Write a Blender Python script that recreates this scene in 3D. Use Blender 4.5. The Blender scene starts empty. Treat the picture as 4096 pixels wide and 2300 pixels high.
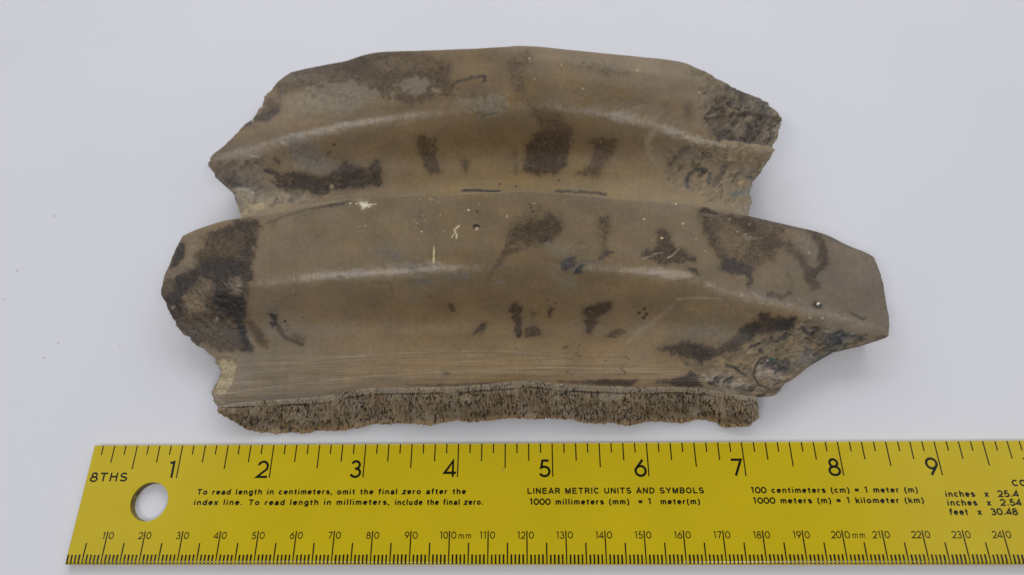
import bpy, bmesh, math, random
import numpy as np
from mathutils import Matrix, Vector

# ------------------------------------------------------------------ camera, world, lamps, exposure
S = bpy.context.scene
COL = S.collection
MM = 0.001                                   # everything below is measured in millimetres from the ruler's corner
CAM_POS = np.array([121.922, -32.914, 180.943])
CAM_R = np.array([0.99949311, 0.0, 0.0])     # filled in below
FOCAL = 2638.98                              # pixels on a 4096 wide frame
w_ = np.array([-0.4125, -0.0315, 0.0060])


def rotvec(w):
    th = np.linalg.norm(w)
    k = w / th
    K = np.array([[0, -k[2], k[1]], [k[2], 0, -k[0]], [-k[1], k[0], 0]])
    return np.eye(3) + np.sin(th) * K + (1 - np.cos(th)) * K @ K


CAM_R = rotvec(w_)                           # rows: right, up, backward
cam = bpy.data.cameras.new('camera')
cam_ob = bpy.data.objects.new('camera', cam)
COL.objects.link(cam_ob)
M = np.eye(4)
M[:3, :3] = CAM_R.T
M[:3, 3] = CAM_POS * MM
cam_ob.matrix_world = Matrix(M.tolist())
cam.sensor_width = 36.0
cam.lens = 36.0 * FOCAL / 4096
cam.clip_start = 0.005
cam.clip_end = 20
cam.dof.use_dof = True
cam.dof.focus_distance = 0.176
cam.dof.aperture_fstop = 10
S.camera = cam_ob

world = bpy.data.worlds.new('World')
S.world = world
world.use_nodes = True
bg = world.node_tree.nodes['Background']
bg.inputs[0].default_value = (0.93, 0.96, 1.0, 1)
bg.inputs[1].default_value = 0.155


def lamp(name, loc, target, sx, sy, power, color):
    L = bpy.data.lights.new(name, 'AREA')
    L.shape = 'RECTANGLE'
    L.size, L.size_y = sx, sy
    L.energy = power
    L.color = color
    o = bpy.data.objects.new(name, L)
    o.location = loc
    d = Vector(target) - Vector(loc)
    o.rotation_euler = d.to_track_quat('-Z', 'Y').to_euler()
    COL.objects.link(o)


AIM = (0.12, 0.06, 0)
lamp('added_back_light', (0.12, 1.55, 0.95), AIM, 2.60, 1.10, 23.0, (0.95, 0.98, 1.0))  # added light, low and wide, to darken near slopes and grade the table
lamp('ceiling_lamp', (-0.85, 0.35, 0.95), AIM, 1.10, 0.90, 1.7, (0.95, 0.98, 1.0))
lamp('ceiling_lamp', (1.09, 0.35, 0.95), AIM, 1.10, 0.90, 1.7, (0.95, 0.98, 1.0))
lamp('near_ceiling_lamp', (-0.52, -0.50, 1.10), AIM, 0.54, 0.18, 3.3, (1.0, 0.98, 0.95))
lamp('near_ceiling_lamp', (0.69, -0.50, 1.10), AIM, 0.54, 0.18, 3.3, (1.0, 0.98, 0.95))

S.view_settings.view_transform = 'Standard'
S.view_settings.look = 'None'
S.view_settings.exposure = 0.06
S.view_settings.gamma = 1.0

# ------------------------------------------------------------------ numeric helpers
TABLE_Z = -2.1


def survey(px, py, z):
    """a surveyed point of the specimen (sighting px, py and height z above the ruler face) -> mm"""
    s = 4096 / 2575.0
    d = np.stack([(px * s - 2048) / FOCAL, -(py * s - 1150) / FOCAL, -np.ones_like(px)], -1) @ CAM_R
    k = (z - CAM_POS[2]) / d[..., 2]
    return CAM_POS + k[..., None] * d


CROP = {'A': (377.2, 62.9, 2.927), 'B': (1194.4, 62.9, 2.927), 'C': (377.2, 440.1, 2.927), 'D': (880.1, 440.1, 2.927),
        'E': (1508.8, 440.1, 2.927), 'F': (377.2, 817.2, 2.927), 'G': (1194.4, 817.2, 2.927), 'H': (1697.4, 628.7, 3.2864),
        'O': (0, 0, 1)}


def pts(spec):
    """'A 10,20 30,40 B 5,6' -> array of survey sightings"""
    out = []
    o = CROP['O']
    for t in spec.split():
        if t in CROP:
            o = CROP[t]
        else:
            x, y = t.split(',')
            out.append((o[0] + float(x) / o[2], o[1] + float(y) / o[2]))
    return np.array(out)


def pchip(x, Y, q):
    x = np.asarray(x, float)
    Y = np.asarray(Y, float)
    h = np.diff(x).reshape((-1,) + (1,) * (Y.ndim - 1))
    d = np.diff(Y, axis=0) / h
    m = np.zeros_like(Y)
    m[0], m[-1] = d[0], d[-1]
    if len(x) > 2:
        w1 = 2 * h[1:] + h[:-1]
        w2 = h[1:] + 2 * h[:-1]
        a, b = d[:-1], d[1:]
        ok = a * b > 0
        den = np.where(ok, w1 / np.where(ok, a, 1) + w2 / np.where(ok, b, 1), 1)
        m[1:-1] = np.where(ok, (w1 + w2) / den, 0)
    i = np.clip(np.searchsorted(x, q, side='right') - 1, 0, len(x) - 2)
    hh = h[i]
    t = ((q - x[i]).reshape((-1,) + (1,) * (Y.ndim - 1))) / hh
    t2, t3 = t * t, t * t * t
    return (2 * t3 - 3 * t2 + 1) * Y[i] + (t3 - 2 * t2 + t) * hh * m[i] + (-2 * t3 + 3 * t2) * Y[i + 1] + (t3 - t2) * hh * m[i + 1]


def smooth1(a, sig, axis):
    if sig <= 0:
        return a
    r = int(3 * sig + 1)
    k = np.exp(-0.5 * (np.arange(-r, r + 1) / sig) ** 2)
    k /= k.sum()
    a = np.moveaxis(a, axis, 0)
    n = a.shape[0]
    # odd reflection keeps the ends in place
    head = 2 * a[0] - a[1:r + 1][::-1]
    tail = 2 * a[-1] - a[-r - 1:-1][::-1]
    p = np.concatenate([head, a, tail], 0)
    out = sum(k[j] * p[j:j + n] for j in range(2 * r + 1))
    return np.moveaxis(out, 0, axis)


def hashn(ix, iy, seed):
    n = (ix.astype(np.int64) * 374761393 + iy.astype(np.int64) * 668265263 + seed * 1274126177) & 0x7fffffff
    n = ((n ^ (n >> 13)) * 1103515245) & 0x7fffffff
    n = (n ^ (n >> 16)) & 0xffffff
    return n / float(0xffffff)


def noise(x, y, seed=0):
    ix, iy = np.floor(x), np.floor(y)
    fx, fy = x - ix, y - iy
    fx = fx * fx * fx * (fx * (fx * 6 - 15) + 10)
    fy = fy * fy * fy * (fy * (fy * 6 - 15) + 10)
    a, b = hashn(ix, iy, seed), hashn(ix + 1, iy, seed)
    c, d = hashn(ix, iy + 1, seed), hashn(ix + 1, iy + 1, seed)
    return (a + (b - a) * fx) * (1 - fy) + (c + (d - c) * fx) * fy


def fbm(x, y, seed=0, octv=4, gain=0.5):
    s, a, t = 0, 1.0, 0
    for o in range(octv):
        ca, sa = math.cos(0.6 * o + 0.3), math.sin(0.6 * o + 0.3)
        s = s + a * noise((x * ca - y * sa) * 2 ** o, (x * sa + y * ca) * 2 ** o, seed + 17 * o)
        t += a
        a *= gain
    return s / t * 2 - 1


def cells(x, y, seed=0):
    """worley: distance to nearest and second nearest seed, and the id of the nearest"""
    ix, iy = np.floor(x), np.floor(y)
    f1 = np.full(x.shape, 9.0)
    f2 = np.full(x.shape, 9.0)
    cid = np.zeros(x.shape)
    for dx in (-1, 0, 1):
        for dy in (-1, 0, 1):
            jx, jy = ix + dx, iy + dy
            px = jx + hashn(jx, jy, seed)
            py = jy + hashn(jx, jy, seed + 5)
            d = np.hypot(px - x, py - y)
            nid = hashn(jx, jy, seed + 9)
            near = d < f1
            f2 = np.where(near, f1, np.minimum(f2, d))
            cid = np.where(near, nid, cid)
            f1 = np.where(near, d, f1)
    return f1, f2, cid


def sstep(a, b, x):
    t = np.clip((x - a) / (b - a), 0, 1)
    return t * t * (3 - 2 * t)


def lin(c):
    c = np.asarray(c, float) / 255
    return np.where(c <= 0.04045, c / 12.92, ((c + 0.055) / 1.055) ** 2.4)


def delin(v):
    v = np.clip(v, 0, 1)
    return 255 * np.where(v <= 0.0031308, v * 12.92, 1.055 * v ** (1 / 2.4) - 0.055)


def seg_dist(x, y, P):
    d = np.full(x.shape, 1e9)
    for (ax, ay), (bx, by) in zip(P[:-1], P[1:]):
        vx, vy = bx - ax, by - ay
        t = np.clip(((x - ax) * vx + (y - ay) * vy) / (vx * vx + vy * vy + 1e-9), 0, 1)
        d = np.minimum(d, np.hypot(x - ax - t * vx, y - ay - t * vy))
    return d


def poly_sdf(x, y, P):
    Q = np.vstack([P, P[:1]])
    d = seg_dist(x, y, Q)
    ins = np.zeros(x.shape, bool)
    for (ax, ay), (bx, by) in zip(Q[:-1], Q[1:]):
        c = ((ay > y) != (by > y)) & (x < (bx - ax) * (y - ay) / (by - ay + 1e-12) + ax)
        ins ^= c
    return np.where(ins, -d, d)


# ------------------------------------------------------------------ object helpers
def mat_nodes(name):
    m = bpy.data.materials.new(name)
    m.use_nodes = True
    nt = m.node_tree
    return m, nt, nt.nodes['Principled BSDF']


def N(nt, typ, **kw):
    n = nt.nodes.new(typ)
    for k, v in kw.items():
        setattr(n, k, v)
    return n


def link(name, me, mat, parent=None):
    o = bpy.data.objects.new(name, me)
    if mat:
        me.materials.append(mat)
    COL.objects.link(o)
    if parent:
        o.parent = parent
    return o


def grid_mesh(name, P, rgb=None, rough=None, smooth=True, flip=False):
    """P (rows, cols, 3) in mm -> mesh with point attributes"""
    r, c = P.shape[:2]
    me = bpy.data.meshes.new(name)
    idx = np.arange(r * c).reshape(r, c)
    q = np.stack([idx[:-1, :-1], idx[:-1, 1:], idx[1:, 1:], idx[1:, :-1]], -1).reshape(-1, 4)
    if flip:
        q = q[:, ::-1]
    me.vertices.add(r * c)
    me.vertices.foreach_set('co', (P.reshape(-1, 3) * MM).astype(np.float32).ravel())
    me.loops.add(q.size)
    me.loops.foreach_set('vertex_index', q.astype(np.int32).ravel())
    me.polygons.add(len(q))
    me.polygons.foreach_set('loop_start', (np.arange(len(q)) * 4).astype(np.int32))
    me.polygons.foreach_set('use_smooth', np.full(len(q), smooth))
    me.update(calc_edges=True)
    if rgb is not None:
        a = me.color_attributes.new('base_and_stain', 'FLOAT_COLOR', 'POINT')
        v = np.ones((r * c, 4), np.float32)
        v[:, :3] = rgb.reshape(-1, 3)
        a.data.foreach_set('color', v.ravel())
    if rough is not None:
        a = me.attributes.new('wear', 'FLOAT', 'POINT')
        a.data.foreach_set('value', rough.astype(np.float32).ravel())
    me.validate()
    return me


def empty(name, loc, label, cat):
    o = bpy.data.objects.new(name, None)
    o.empty_display_size = 0.01
    o.location = loc
    o['label'] = label
    o['category'] = cat
    COL.objects.link(o)
    return o


# ------------------------------------------------------------------ materials
def fossil_material():
    m, nt, b = mat_nodes('fossil_surface')
    L = nt.links
    st = N(nt, 'ShaderNodeAttribute', attribute_name='base_and_stain')
    we = N(nt, 'ShaderNodeAttribute', attribute_name='wear')
    tc = N(nt, 'ShaderNodeTexCoord')
    n1 = N(nt, 'ShaderNodeTexNoise')
    n1.inputs['Scale'].default_value = 900
    n1.inputs['Detail'].default_value = 4
    L.new(tc.outputs['Object'], n1.inputs['Vector'])
    mp = N(nt, 'ShaderNodeMapRange')
    mp.inputs['To Min'].default_value = 0.86
    mp.inputs['To Max'].default_value = 1.14
    L.new(n1.outputs['Fac'], mp.inputs['Value'])
    mx = N(nt, 'ShaderNodeVectorMath', operation='SCALE')
    L.new(st.outputs['Color'], mx.inputs[0])
    L.new(mp.outputs[0], mx.inputs['Scale'])
    L.new(mx.outputs[0], b.inputs['Base Color'])
    # fine striations that run across the ridge
    wv = N(nt, 'ShaderNodeMapping')
    wv.inputs['Scale'].default_value = (2600, 260, 260)
    L.new(tc.outputs['Object'], wv.inputs['Vector'])
    n2 = N(nt, 'ShaderNodeTexNoise')
    n2.inputs['Scale'].default_value = 1
    n2.inputs['Detail'].default_value = 3
    L.new(wv.outputs[0], n2.inputs['Vector'])
    rr = N(nt, 'ShaderNodeMath', operation='MULTIPLY_ADD')
    L.new(n2.outputs['Fac'], rr.inputs[0])
    rr.inputs[1].default_value = 0.12
    L.new(we.outputs['Fac'], rr.inputs[2])
    L.new(rr.outputs[0], b.inputs['Roughness'])
    bp = N(nt, 'ShaderNodeBump')
    bp.inputs['Strength'].default_value = 0.12
    bp.inputs['Distance'].default_value = 0.00012
    L.new(n2.outputs['Fac'], bp.inputs['Height'])
    L.new(bp.outputs[0], b.inputs['Normal'])
    b.inputs['Specular IOR Level'].default_value = 0.42
    return m


FOSSIL = fossil_material()

# ------------------------------------------------------------------ the specimen: surveyed rows
# each row: sightings from left to right, nominal heights at 0, 1/4, 1/2, 3/4 and 1 of its length, raggedness, slope in degrees
# (only the first row's heights are used; the others follow from the slopes)
CREST = ('C 240,450 330,405 430,370 560,330 800,295 1170,235 1480,180 1700,155 2100,145 '
         'D 1000,128 1280,115 1600,135 1900,165 2300,195 2500,210 E 800,240 1100,300 1400,370 1650,430 1850,530 1990,580 2015,605')
FRONT = [
    ('F 500,600 600,580 740,565 900,550 1100,540 1300,520 1500,480 1650,460 1900,460 2300,450 2576,425 G 150,425 350,410 500,420 700,440 950,450 1250,455 1450,455 1650,465 1800,490 1950,515 2070,525',
     (3, 6, 8.4, 7, 4.0), 0.6, 30),
    ('F 470,550 600,545 900,515 1300,483 1700,428 1900,425 2300,415 2576,397 G 350,383 700,405 1250,425 1650,435 1950,485 H 810,1215',
     (4, 7.4, 9.8, 8.6, 5.8), 1.5, 36),
    ('F 460,500 600,500 900,470 1300,437 1700,385 2300,365 2576,352 G 350,340 700,360 1250,385 1650,395 1950,440 H 900,1105',
     (4.8, 8.4, 10.9, 9.6, 7.4), 1.0, 10),
    ('F 510,340 800,320 1200,290 1700,250 2576,225 G 500,240 900,260 1300,310 1700,360 2000,390 H 960,1080',
     (5.4, 9.4, 11.9, 10.8, 8.6), 1.0, 0),
    ('F 470,240 700,215 1000,185 1500,160 2000,130 2576,115 G 400,120 800,130 1200,165 1500,215 1900,270 H 1130,945',
     (7.4, 10.6, 13.1, 12.2, 11.6), 1.0, -2),
    ('C 340,1240 700,1195 1000,1160 1500,1140 2000,1125 D 1300,1125 1900,1145 E 500,1150 900,1180 1300,1240 1720,1300',
     (8.6, 12.4, 15.4, 14.4, 13.4), 1.5, 26),
    ('C 190,1100 600,1010 1200,960 1800,940 2576,928 D 1300,922 1900,940 E 500,960 900,1010 1300,1090 1600,1170 1900,1255',
     (10, 15.8, 19.6, 18.4, 15), 1.5, 58),
    ('C 120,950 500,920 860,880 1300,845 1800,815 D 1000,800 1500,800 2000,815 2500,850 E 600,855 900,920 1300,1010 1700,1090 2120,1180',
     (12, 19.2, 23.4, 22, 16), 0.4, 50),
    ('C 82,870 400,820 860,775 1000,765 1300,740 1600,715 2000,692 D 900,668 1200,662 1450,662 1750,680 2000,690 2300,720 2576,755 E 900,850 1300,930 1700,1000 2128,1090',
     (14, 21.4, 25.8, 24.2, 17.4), 0.4, 27),
    ('C 100,770 400,740 900,660 1500,600 2000,570 D 800,560 1300,555 1800,570 2300,610 E 600,640 900,700 1300,780 1700,850 2105,930',
     (16, 24.2, 28.8, 27.0, 18.8), 0.4, 15),
    ('C 165,600 400,560 900,470 1500,390 2000,360 D 800,340 1300,330 1800,355 2300,400 E 600,430 900,490 1300,570 1700,660 2078,770',
     (18, 27.2, 32.2, 30.2, 20.2), 0.4, 13),
    ('C 215,500 330,470 560,400 800,365 1170,300 1480,245 1700,220 2100,208 D 1000,190 1280,178 1600,197 1900,227 2300,258 2500,272 E 800,305 1100,365 1400,440 1650,510 1850,600 2048,680',
     (18.8, 28.6, 33.8, 31.6, 20.8), 0.2, 12),
    (CREST, (18.8, 28.6, 33.8, 31.6, 20.4), 0.2, 7),
]
REAR_CREST = ('A 1040,345 1180,310 1290,290 1460,255 1560,220 1700,195 2000,185 2300,175 2576,160 '
              'B 150,160 350,150 450,155 700,180 1000,210 1300,240 1450,255 1560,280 1640,320 1690,335')
REAR = [
    ('O 615,572 700,560 850,535 1000,520 1200,512 1350,508 1600,528 1750,545 1880,585', (9.0, 9.5, 10, 9.5, 9), 0.2, -2),
    ('A 655,1340 800,1325 1200,1270 1500,1240 1900,1240 2300,1228 B 0,1228 500,1232 1000,1255 1500,1300 2018,1400', (10, 11.5, 12, 11.5, 10), 0.8, 0),
    ('A 590,1205 800,1200 1200,1195 1600,1180 2000,1165 2576,1150 B 500,1135 1000,1140 1500,1175 2036,1200', (10, 12, 12.6, 12, 10.5), 1.4, 4),
    ('A 470,1105 800,1080 1200,1060 1600,1045 2000,1030 2576,1010 B 500,1000 1000,1010 1500,1050 2085,1088', (11, 14, 15.4, 14.6, 12), 1.4, 36),
    ('A 437,1000 800,970 1200,920 1600,890 2000,875 2576,860 B 500,855 1000,865 1500,920 1900,960 2165,985', (12.5, 18, 20.6, 19.4, 13), 1.4, 60),
    ('A 550,890 800,830 1200,775 1690,725 2050,700 2576,690 B 0,690 450,685 900,720 1300,790 1500,830 1800,895 2190,925', (16, 21.6, 24.4, 22.8, 14.4), 1.4, 48),
    ('A 690,745 900,720 1230,670 1690,612 2050,575 2400,555 B 0,555 300,550 450,552 900,590 1300,655 1500,725 1800,850 2000,862 2200,880', (18.6, 24.0, 26.8, 25.0, 15.2), 1.4, 27),
    ('A 800,620 960,590 1230,545 1690,490 2050,460 2576,440 B 450,440 900,475 1300,545 1600,610 1900,700 2265,725', (21, 26.6, 29.8, 27.6, 16.4), 1.8, 16),
    ('A 920,440 1000,420 1230,400 1690,330 2050,305 2576,285 B 450,285 900,320 1300,370 1600,430 1850,520 2130,560', (24, 29.4, 32.9, 30.6, 19.6), 1.4, 14),
    ('A 985,385 1180,355 1460,300 1700,240 2000,230 2576,205 B 450,205 700,228 1000,258 1300,290 1500,318 1640,370 1850,436', (25.4, 31.0, 34.6, 32.2, 22.4), 0.9, 13),
    (REAR_CREST, (25.4, 31.0, 34.8, 32.2, 23.6), 0.4, 8),
]


def resample(spec, zs, ncol):
    p = pts(spec)
    u = np.linspace(0, 1, ncol)
    s = (p[:, 0] - p[0, 0]) / (p[-1, 0] - p[0, 0])
    keep = np.concatenate([[True], np.diff(s) > 1e-4])
    p, s = p[keep], s[keep]
    y = pchip(s, p[:, 1], u)
    y = smooth1(y, ncol * 0.008, 0)
    x = p[0, 0] + u * (p[-1, 0] - p[0, 0])
    z = pchip([0, .25, .5, .75, 1], np.array(zs, float), u)
    z = smooth1(z, ncol * 0.05, 0)
    return np.stack([x, y, z], -1)


def loft(rows, ncol, nrow, hidden=(), fade=(.5, .86, 1, .86, .5)):
    """rows of sightings -> dense chart (row, col, 3) of px, py, z; heights are integrated from the slopes"""
    C = np.stack([resample(r[0], r[1], ncol) for r in rows])
    jag = np.array([r[2] for r in rows])
    slope = np.array([r[3] for r in rows], float)
    step = np.abs(np.diff(C, axis=0))
    d = step[..., 1].mean(1) + 5
    v = np.concatenate([[0], np.cumsum(d)])
    nvis = int(nrow * .86)
    q = np.linspace(0, v[-1], nvis)
    D = pchip(v, C, q)
    D[..., 1] = smooth1(D[..., 1], 3.0, 0)
    J = pchip(v, jag, q)
    th = smooth1(pchip(v, slope, q), 3.0, 0)
    u = np.linspace(0, 1, ncol)
    f = smooth1(np.interp(u, [0, .2, .5, .8, 1], fade), ncol * .06, 0)
    for k in range(1, nvis):
        s_ = 4096 / 2575.0
        ray = np.stack([(D[k, :, 0] * s_ - 2048) / FOCAL, -(D[k, :, 1] * s_ - 1150) / FOCAL, -np.ones(ncol)], -1) @ CAM_R
        m_ = ray[:, 1] / ray[:, 2]
        P0 = survey(D[k - 1, :, 0], D[k - 1, :, 1], D[k - 1, :, 2])
        t = np.tan(np.radians(.5 * (th[k] + th[k - 1]) * f))
        D[k, :, 2] = (P0[:, 2] + t * (CAM_POS[1] - CAM_POS[2] * m_ - P0[:, 1])) / (1 - t * m_)
    D[..., 2] = smooth1(D[..., 2], ncol * .012, 1)
    H = np.stack([D[-1]] + [h(D) for h in hidden])
    w = np.linspace(0, 1, nrow - nvis + 1)[1:]
    D = np.concatenate([D, pchip(np.linspace(0, 1, len(H)), H, w)], 0)
    J = np.append(J, np.full(nrow - nvis, .2))
    return D, J, q, v


def roughen_ends(D, J, seed):
    """break the left and right outlines up"""
    n = D.shape[1]
    u = np.linspace(0, 1, n)
    arc = D[:, 0, 1]
    for side, fall in ((0, np.exp(-u / 0.012)), (-1, np.exp(-(1 - u) / 0.012))):
        t = D[:, side, 1] + 0.6 * D[:, side, 0]
        k = fbm(t / 17.0, t * 0 + seed + side * 3.1, seed, 4, 0.72)
        D[:, :, 0] += (J * k * 8.0)[:, None] * fall[None]
        D[:, :, 1] += (J * np.roll(k, 5) * 2.0)[:, None] * fall[None]
    return D


NC, NF, NR = 860, 380, 300


def taper(n):
    u = np.linspace(0, 1, n)
    return .25 + .75 * sstep(0, .1, u) * sstep(1, .9, u)


def front_back(C):
    h = C[-1].copy()
    h[:, 1] += 10 * taper(len(h))
    h[:, 2] -= 7 * taper(len(h))
    return h


def front_valley(C):
    h = C[-1].copy()
    h[:, 1] += 16 * taper(len(h))
    h[:, 2] = np.maximum(h[:, 2] - 8 * taper(len(h)), TABLE_Z + 3)
    return h


DF, JF, qF, vF = loft(FRONT, NC, NF, (front_back, front_valley))
DR, JR, qR, vR = loft(REAR, NC, NR, (front_back, front_valley))
DF = smooth1(DF, 1.6, 0)
DR = smooth1(DR, 1.6, 0)
DF = roughen_ends(DF, smooth1(JF, 6, 0), 3)
DR = roughen_ends(DR, smooth1(JR, 6, 0), 11)


# ------------------------------------------------------------------ colour of the specimen, with some seen shading in it, painted on its own chart
class Paint:
    def __init__(self, X, Y, base):
        self.X, self.Y = X, Y
        w = 0
        acc = 0
        for (x, y, c) in base:
            g = np.exp(-(((X - x) / 130.0) ** 2 + ((Y - y) / 48.0) ** 2) / 2) + 1e-7 / (1 + ((X - x) ** 2 + (Y - y) ** 2) / 1e4)
            acc = acc + g[..., None] * np.array(c, float)
            w = w + g
        self.rgb = acc / w[..., None]
        self.rgb *= (self.rgb.mean(-1, keepdims=True) / 97.0) ** -0.30  # evens out the tones but keeps part of the shading in them
        self.rgb = delin(lin(self.rgb) * np.array([.785, .715, .62]))
        self.rough = np.full(X.shape, 0.215)
        self.dz = np.zeros(X.shape)
        self.w1 = fbm(X / 14, Y / 14, 1, 4, 0.6)
        self.w2 = fbm(X / 14, Y / 14, 2, 4, 0.6)
        self.fine = fbm(X / 5.3 + Y / 9, Y / 5.3 - X / 9, 7, 3, 0.6)
        self.mid = fbm(X / 8, Y / 8, 8, 4, 0.65)

    def box(self, P, m):
        x0, y0 = P.min(0) - m
        x1, y1 = P.max(0) + m
        k = (self.X > x0) & (self.X < x1) & (self.Y > y0) & (self.Y < y1)
        return np.nonzero(k)

    def lay(self, k, a, col, rough, dz):
        col = np.array(col, float)
        self.rgb[k] += (col - self.rgb[k]) * a[..., None]
        if rough is not None:
            self.rough[k] += (rough - self.rough[k]) * a
        if dz:
            self.dz[k] += dz * a

    def poly(self, spec, col, alpha=0.9, soft=5, warp=8, grain=0.0, rough=0.42, dz=0):
        warp *= 1.3
        grain *= .55
        soft *= 1.35
        P = pts(spec)
        k = self.box(P, soft + warp + 6)
        if not len(k[0]):
            return
        x = self.X[k] + warp * self.w1[k]
        y = self.Y[k] + warp * self.w2[k]
        d = poly_sdf(x, y, P) - warp * 0.8 * self.mid[k]
        d = d - 2.2 * self.fine[k]
        self.lay(k, .32 * alpha * sstep(soft + 13, -6, d), np.array(col) * .75 + np.array((25, 20, 13)), None, 0)
        a = alpha * sstep(soft, -soft, d)
        a = a * np.clip(1 - grain * (0.5 + 1.6 * self.fine[k] + 0.9 * self.mid[k]) - .35 * np.clip(self.mid[k], 0, 1), 0, 1.15)
        col = np.array(col, float) * (.86 if np.mean(col) < 76 else .93)
        tone = (1 + .20 * self.mid[k] + .16 * self.fine[k])[..., None]
        self.lay(k, np.clip(a, 0, 1), np.array(col, float) * tone, rough, dz - .05 * (np.mean(col) < 75))

    def line(self, spec, width, col, alpha=0.9, soft=3, warp=4, grain=0.12, rough=0.42, dz=0):
        P = pts(spec)
        if len(P) == 1:
            P = np.vstack([P, P + 0.3])
        k = self.box(P, soft + warp + width + 4)
        if not len(k[0]):
            return
        x = self.X[k] + warp * self.w1[k]
        y = self.Y[k] + warp * self.w2[k]
        d = seg_dist(x, y, P) - width / 2 * (1 + 0.7 * self.mid[k])
        a = alpha * sstep(soft, -soft, d)
        if grain:
            a = a * np.clip(1 - grain * (0.5 + 1.6 * self.fine[k]), 0, 1)
        self.lay(k, np.clip(a, 0, 1), col, rough, dz)

    def dots(self, spec, r, col, alpha=0.9, dz=0):
        for p in pts(spec):
            k = self.box(np.array([p]), r + 6)
            r_ = r * .82
            if len(k[0]):
                d = np.hypot(self.X[k] - p[0] + self.w1[k] * r * .6, self.Y[k] - p[1] + self.w2[k] * r * .6) - r_
                self.lay(k, alpha * sstep(1.4, -1.4, d), col, None, dz)


DB, BR, BK, GR = (46, 36, 28), (70, 55, 38), (36, 34, 34), (104, 100, 96)
PL, WH = (150, 140, 120), (196, 188, 170)


def mottling(p):
    big = fbm(p.X / 70, p.Y / 45, 21, 4)
    p.rgb *= (1 + 0.10 * big + 0.05 * p.mid + 0.03 * p.fine)[..., None]
    warm = fbm(p.X / 55, p.Y / 30, 33, 3)
    p.rgb[..., 2] *= 1 - 0.07 * warm
    p.rgb[..., 0] *= 1 + 0.02 * warm
    streak = fbm(p.X / 5, p.Y / 60, 44, 3)
    p.rgb *= (1 + 0.025 * streak)[..., None]


def specks(p, n, seed, box, cols, rmax, amin=.4):
    rng = random.Random(seed)
    for i in range(n):
        x, y = rng.uniform(box[0], box[2]), rng.uniform(box[1], box[3])
        r = rmax * rng.random() ** 3 * .9 + 0.5
        p.dots('O %.1f,%.1f' % (x, y), r, rng.choice(cols), rng.uniform(amin, 0.9))


TOPF, FLOOR = (112, 100, 81), (128, 113, 88)
front = Paint(DF[..., 0], DF[..., 1], [  # tones as seen, so steep face and floor carry some shade and light
    (520, 620, (118, 106, 90)), (700, 600, (112, 101, 86)), (900, 580, (108, 97, 78)), (1100, 570, (108, 96, 76)), (1300, 560, (106, 93, 72)), (1500, 580, (104, 92, 74)),
    (1700, 580, (114, 104, 88)), (1900, 620, (108, 96, 80)), (2050, 650, (112, 101, 87)), (2130, 660, (104, 98, 92)), (2170, 700, (100, 95, 91)), (2200, 800, (98, 92, 86)), (2120, 760, (100, 94, 88)),
    (450, 800, (100, 86, 70)), (700, 720, (120, 108, 93)), (900, 700, (116, 104, 86)), (1200, 690, (112, 98, 78)), (1500, 690, (112, 98, 78)), (1800, 720, (120, 108, 90)),
    (700, 800, (114, 101, 82)), (950, 790, (110, 94, 70)), (1300, 780, (108, 92, 68)), (1600, 790, (110, 96, 76)), (1850, 790, (116, 103, 84)), (2000, 800, (118, 105, 85)),
    (640, 890, (116, 110, 102)), (800, 880, (116, 107, 94)), (1000, 870, (128, 110, 80)), (1300, 880, (134, 117, 88)), (1600, 890, (124, 108, 84)), (1850, 900, (130, 115, 92)), (2020, 880, (128, 115, 94)),
    (650, 950, (112, 103, 90)), (850, 945, (122, 106, 82)), (1100, 935, (124, 107, 82)), (1400, 930, (132, 115, 88)), (1700, 940, (136, 120, 95)), (1880, 970, (126, 114, 96)),
    (700, 990, (104, 94, 80)), (1000, 970, (112, 97, 76)), (1500, 960, (120, 103, 80)),
])
mottling(front)
F = front
F.rough += (.22 * sstep(.52, .40, np.linspace(0, 1, NF)) + .28 * sstep(.57, .64, np.linspace(0, 1, NF)))[:, None]
# the dark left end
F.poly('C 640,345 805,330 800,430 760,520 775,600 730,700 745,760 690,800 690,1040 700,1160 750,1300 640,1300 520,1280 400,1240 340,1240 250,1130 150,1040 85,890 100,790 240,720 330,650 330,590 400,520 400,460 520,390', (72, 57, 43), .92, 3, 7, .15)
F.poly('C 100,900 100,800 300,690 420,600 600,600 730,680 740,780 690,880 690,1040 560,1040 470,980 460,900 500,860 420,760 330,800 230,880 260,1000 180,1060', (44, 36, 31), .9, 6, 8, .12)
F.poly('C 420,470 560,400 640,345 805,335 795,400 700,420 560,450', (50, 40, 31), .75, 6, 8, .3)
F.poly('C 400,480 780,430 750,560 500,590 340,640', (80, 63, 45), .6, 8, 8, .5)
F.poly('C 700,420 745,380 790,470 750,560 720,640 735,740 690,760 660,620', (54, 43, 33), .7, 6, 10, .2)
F.poly('C 480,860 680,880 690,1040 600,1050 500,1000', (32, 25, 22), .9, 8, 6)
F.poly('C 250,900 330,860 400,890 390,1000 290,1020', (108, 92, 72), .95, 9, 7)
F.poly('C 560,800 640,760 690,800 680,870 600,880', (106, 93, 78), .9, 7, 7)
F.poly('C 360,760 440,760 460,840 400,850', (98, 84, 66), .85, 8, 6)
F.poly('C 110,720 240,660 330,620 330,660 240,720 120,760', (104, 92, 78), .7, 5, 6)
F.poly('C 150,690 180,590 220,490 265,500 250,610 190,670', (46, 40, 36), .9, 4, 4)
F.poly('C 90,790 150,780 170,850 110,880', (96, 84, 66), .7, 5, 4)
F.poly('C 250,1120 420,1080 600,1090 690,1240 640,1290 420,1230 330,1220', (82, 71, 60), .85, 7, 8, .2)
F.poly('C 620,1040 690,1050 700,1180 748,1300 690,1290 660,1200', (36, 33, 33), .9, 5, 5)
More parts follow.
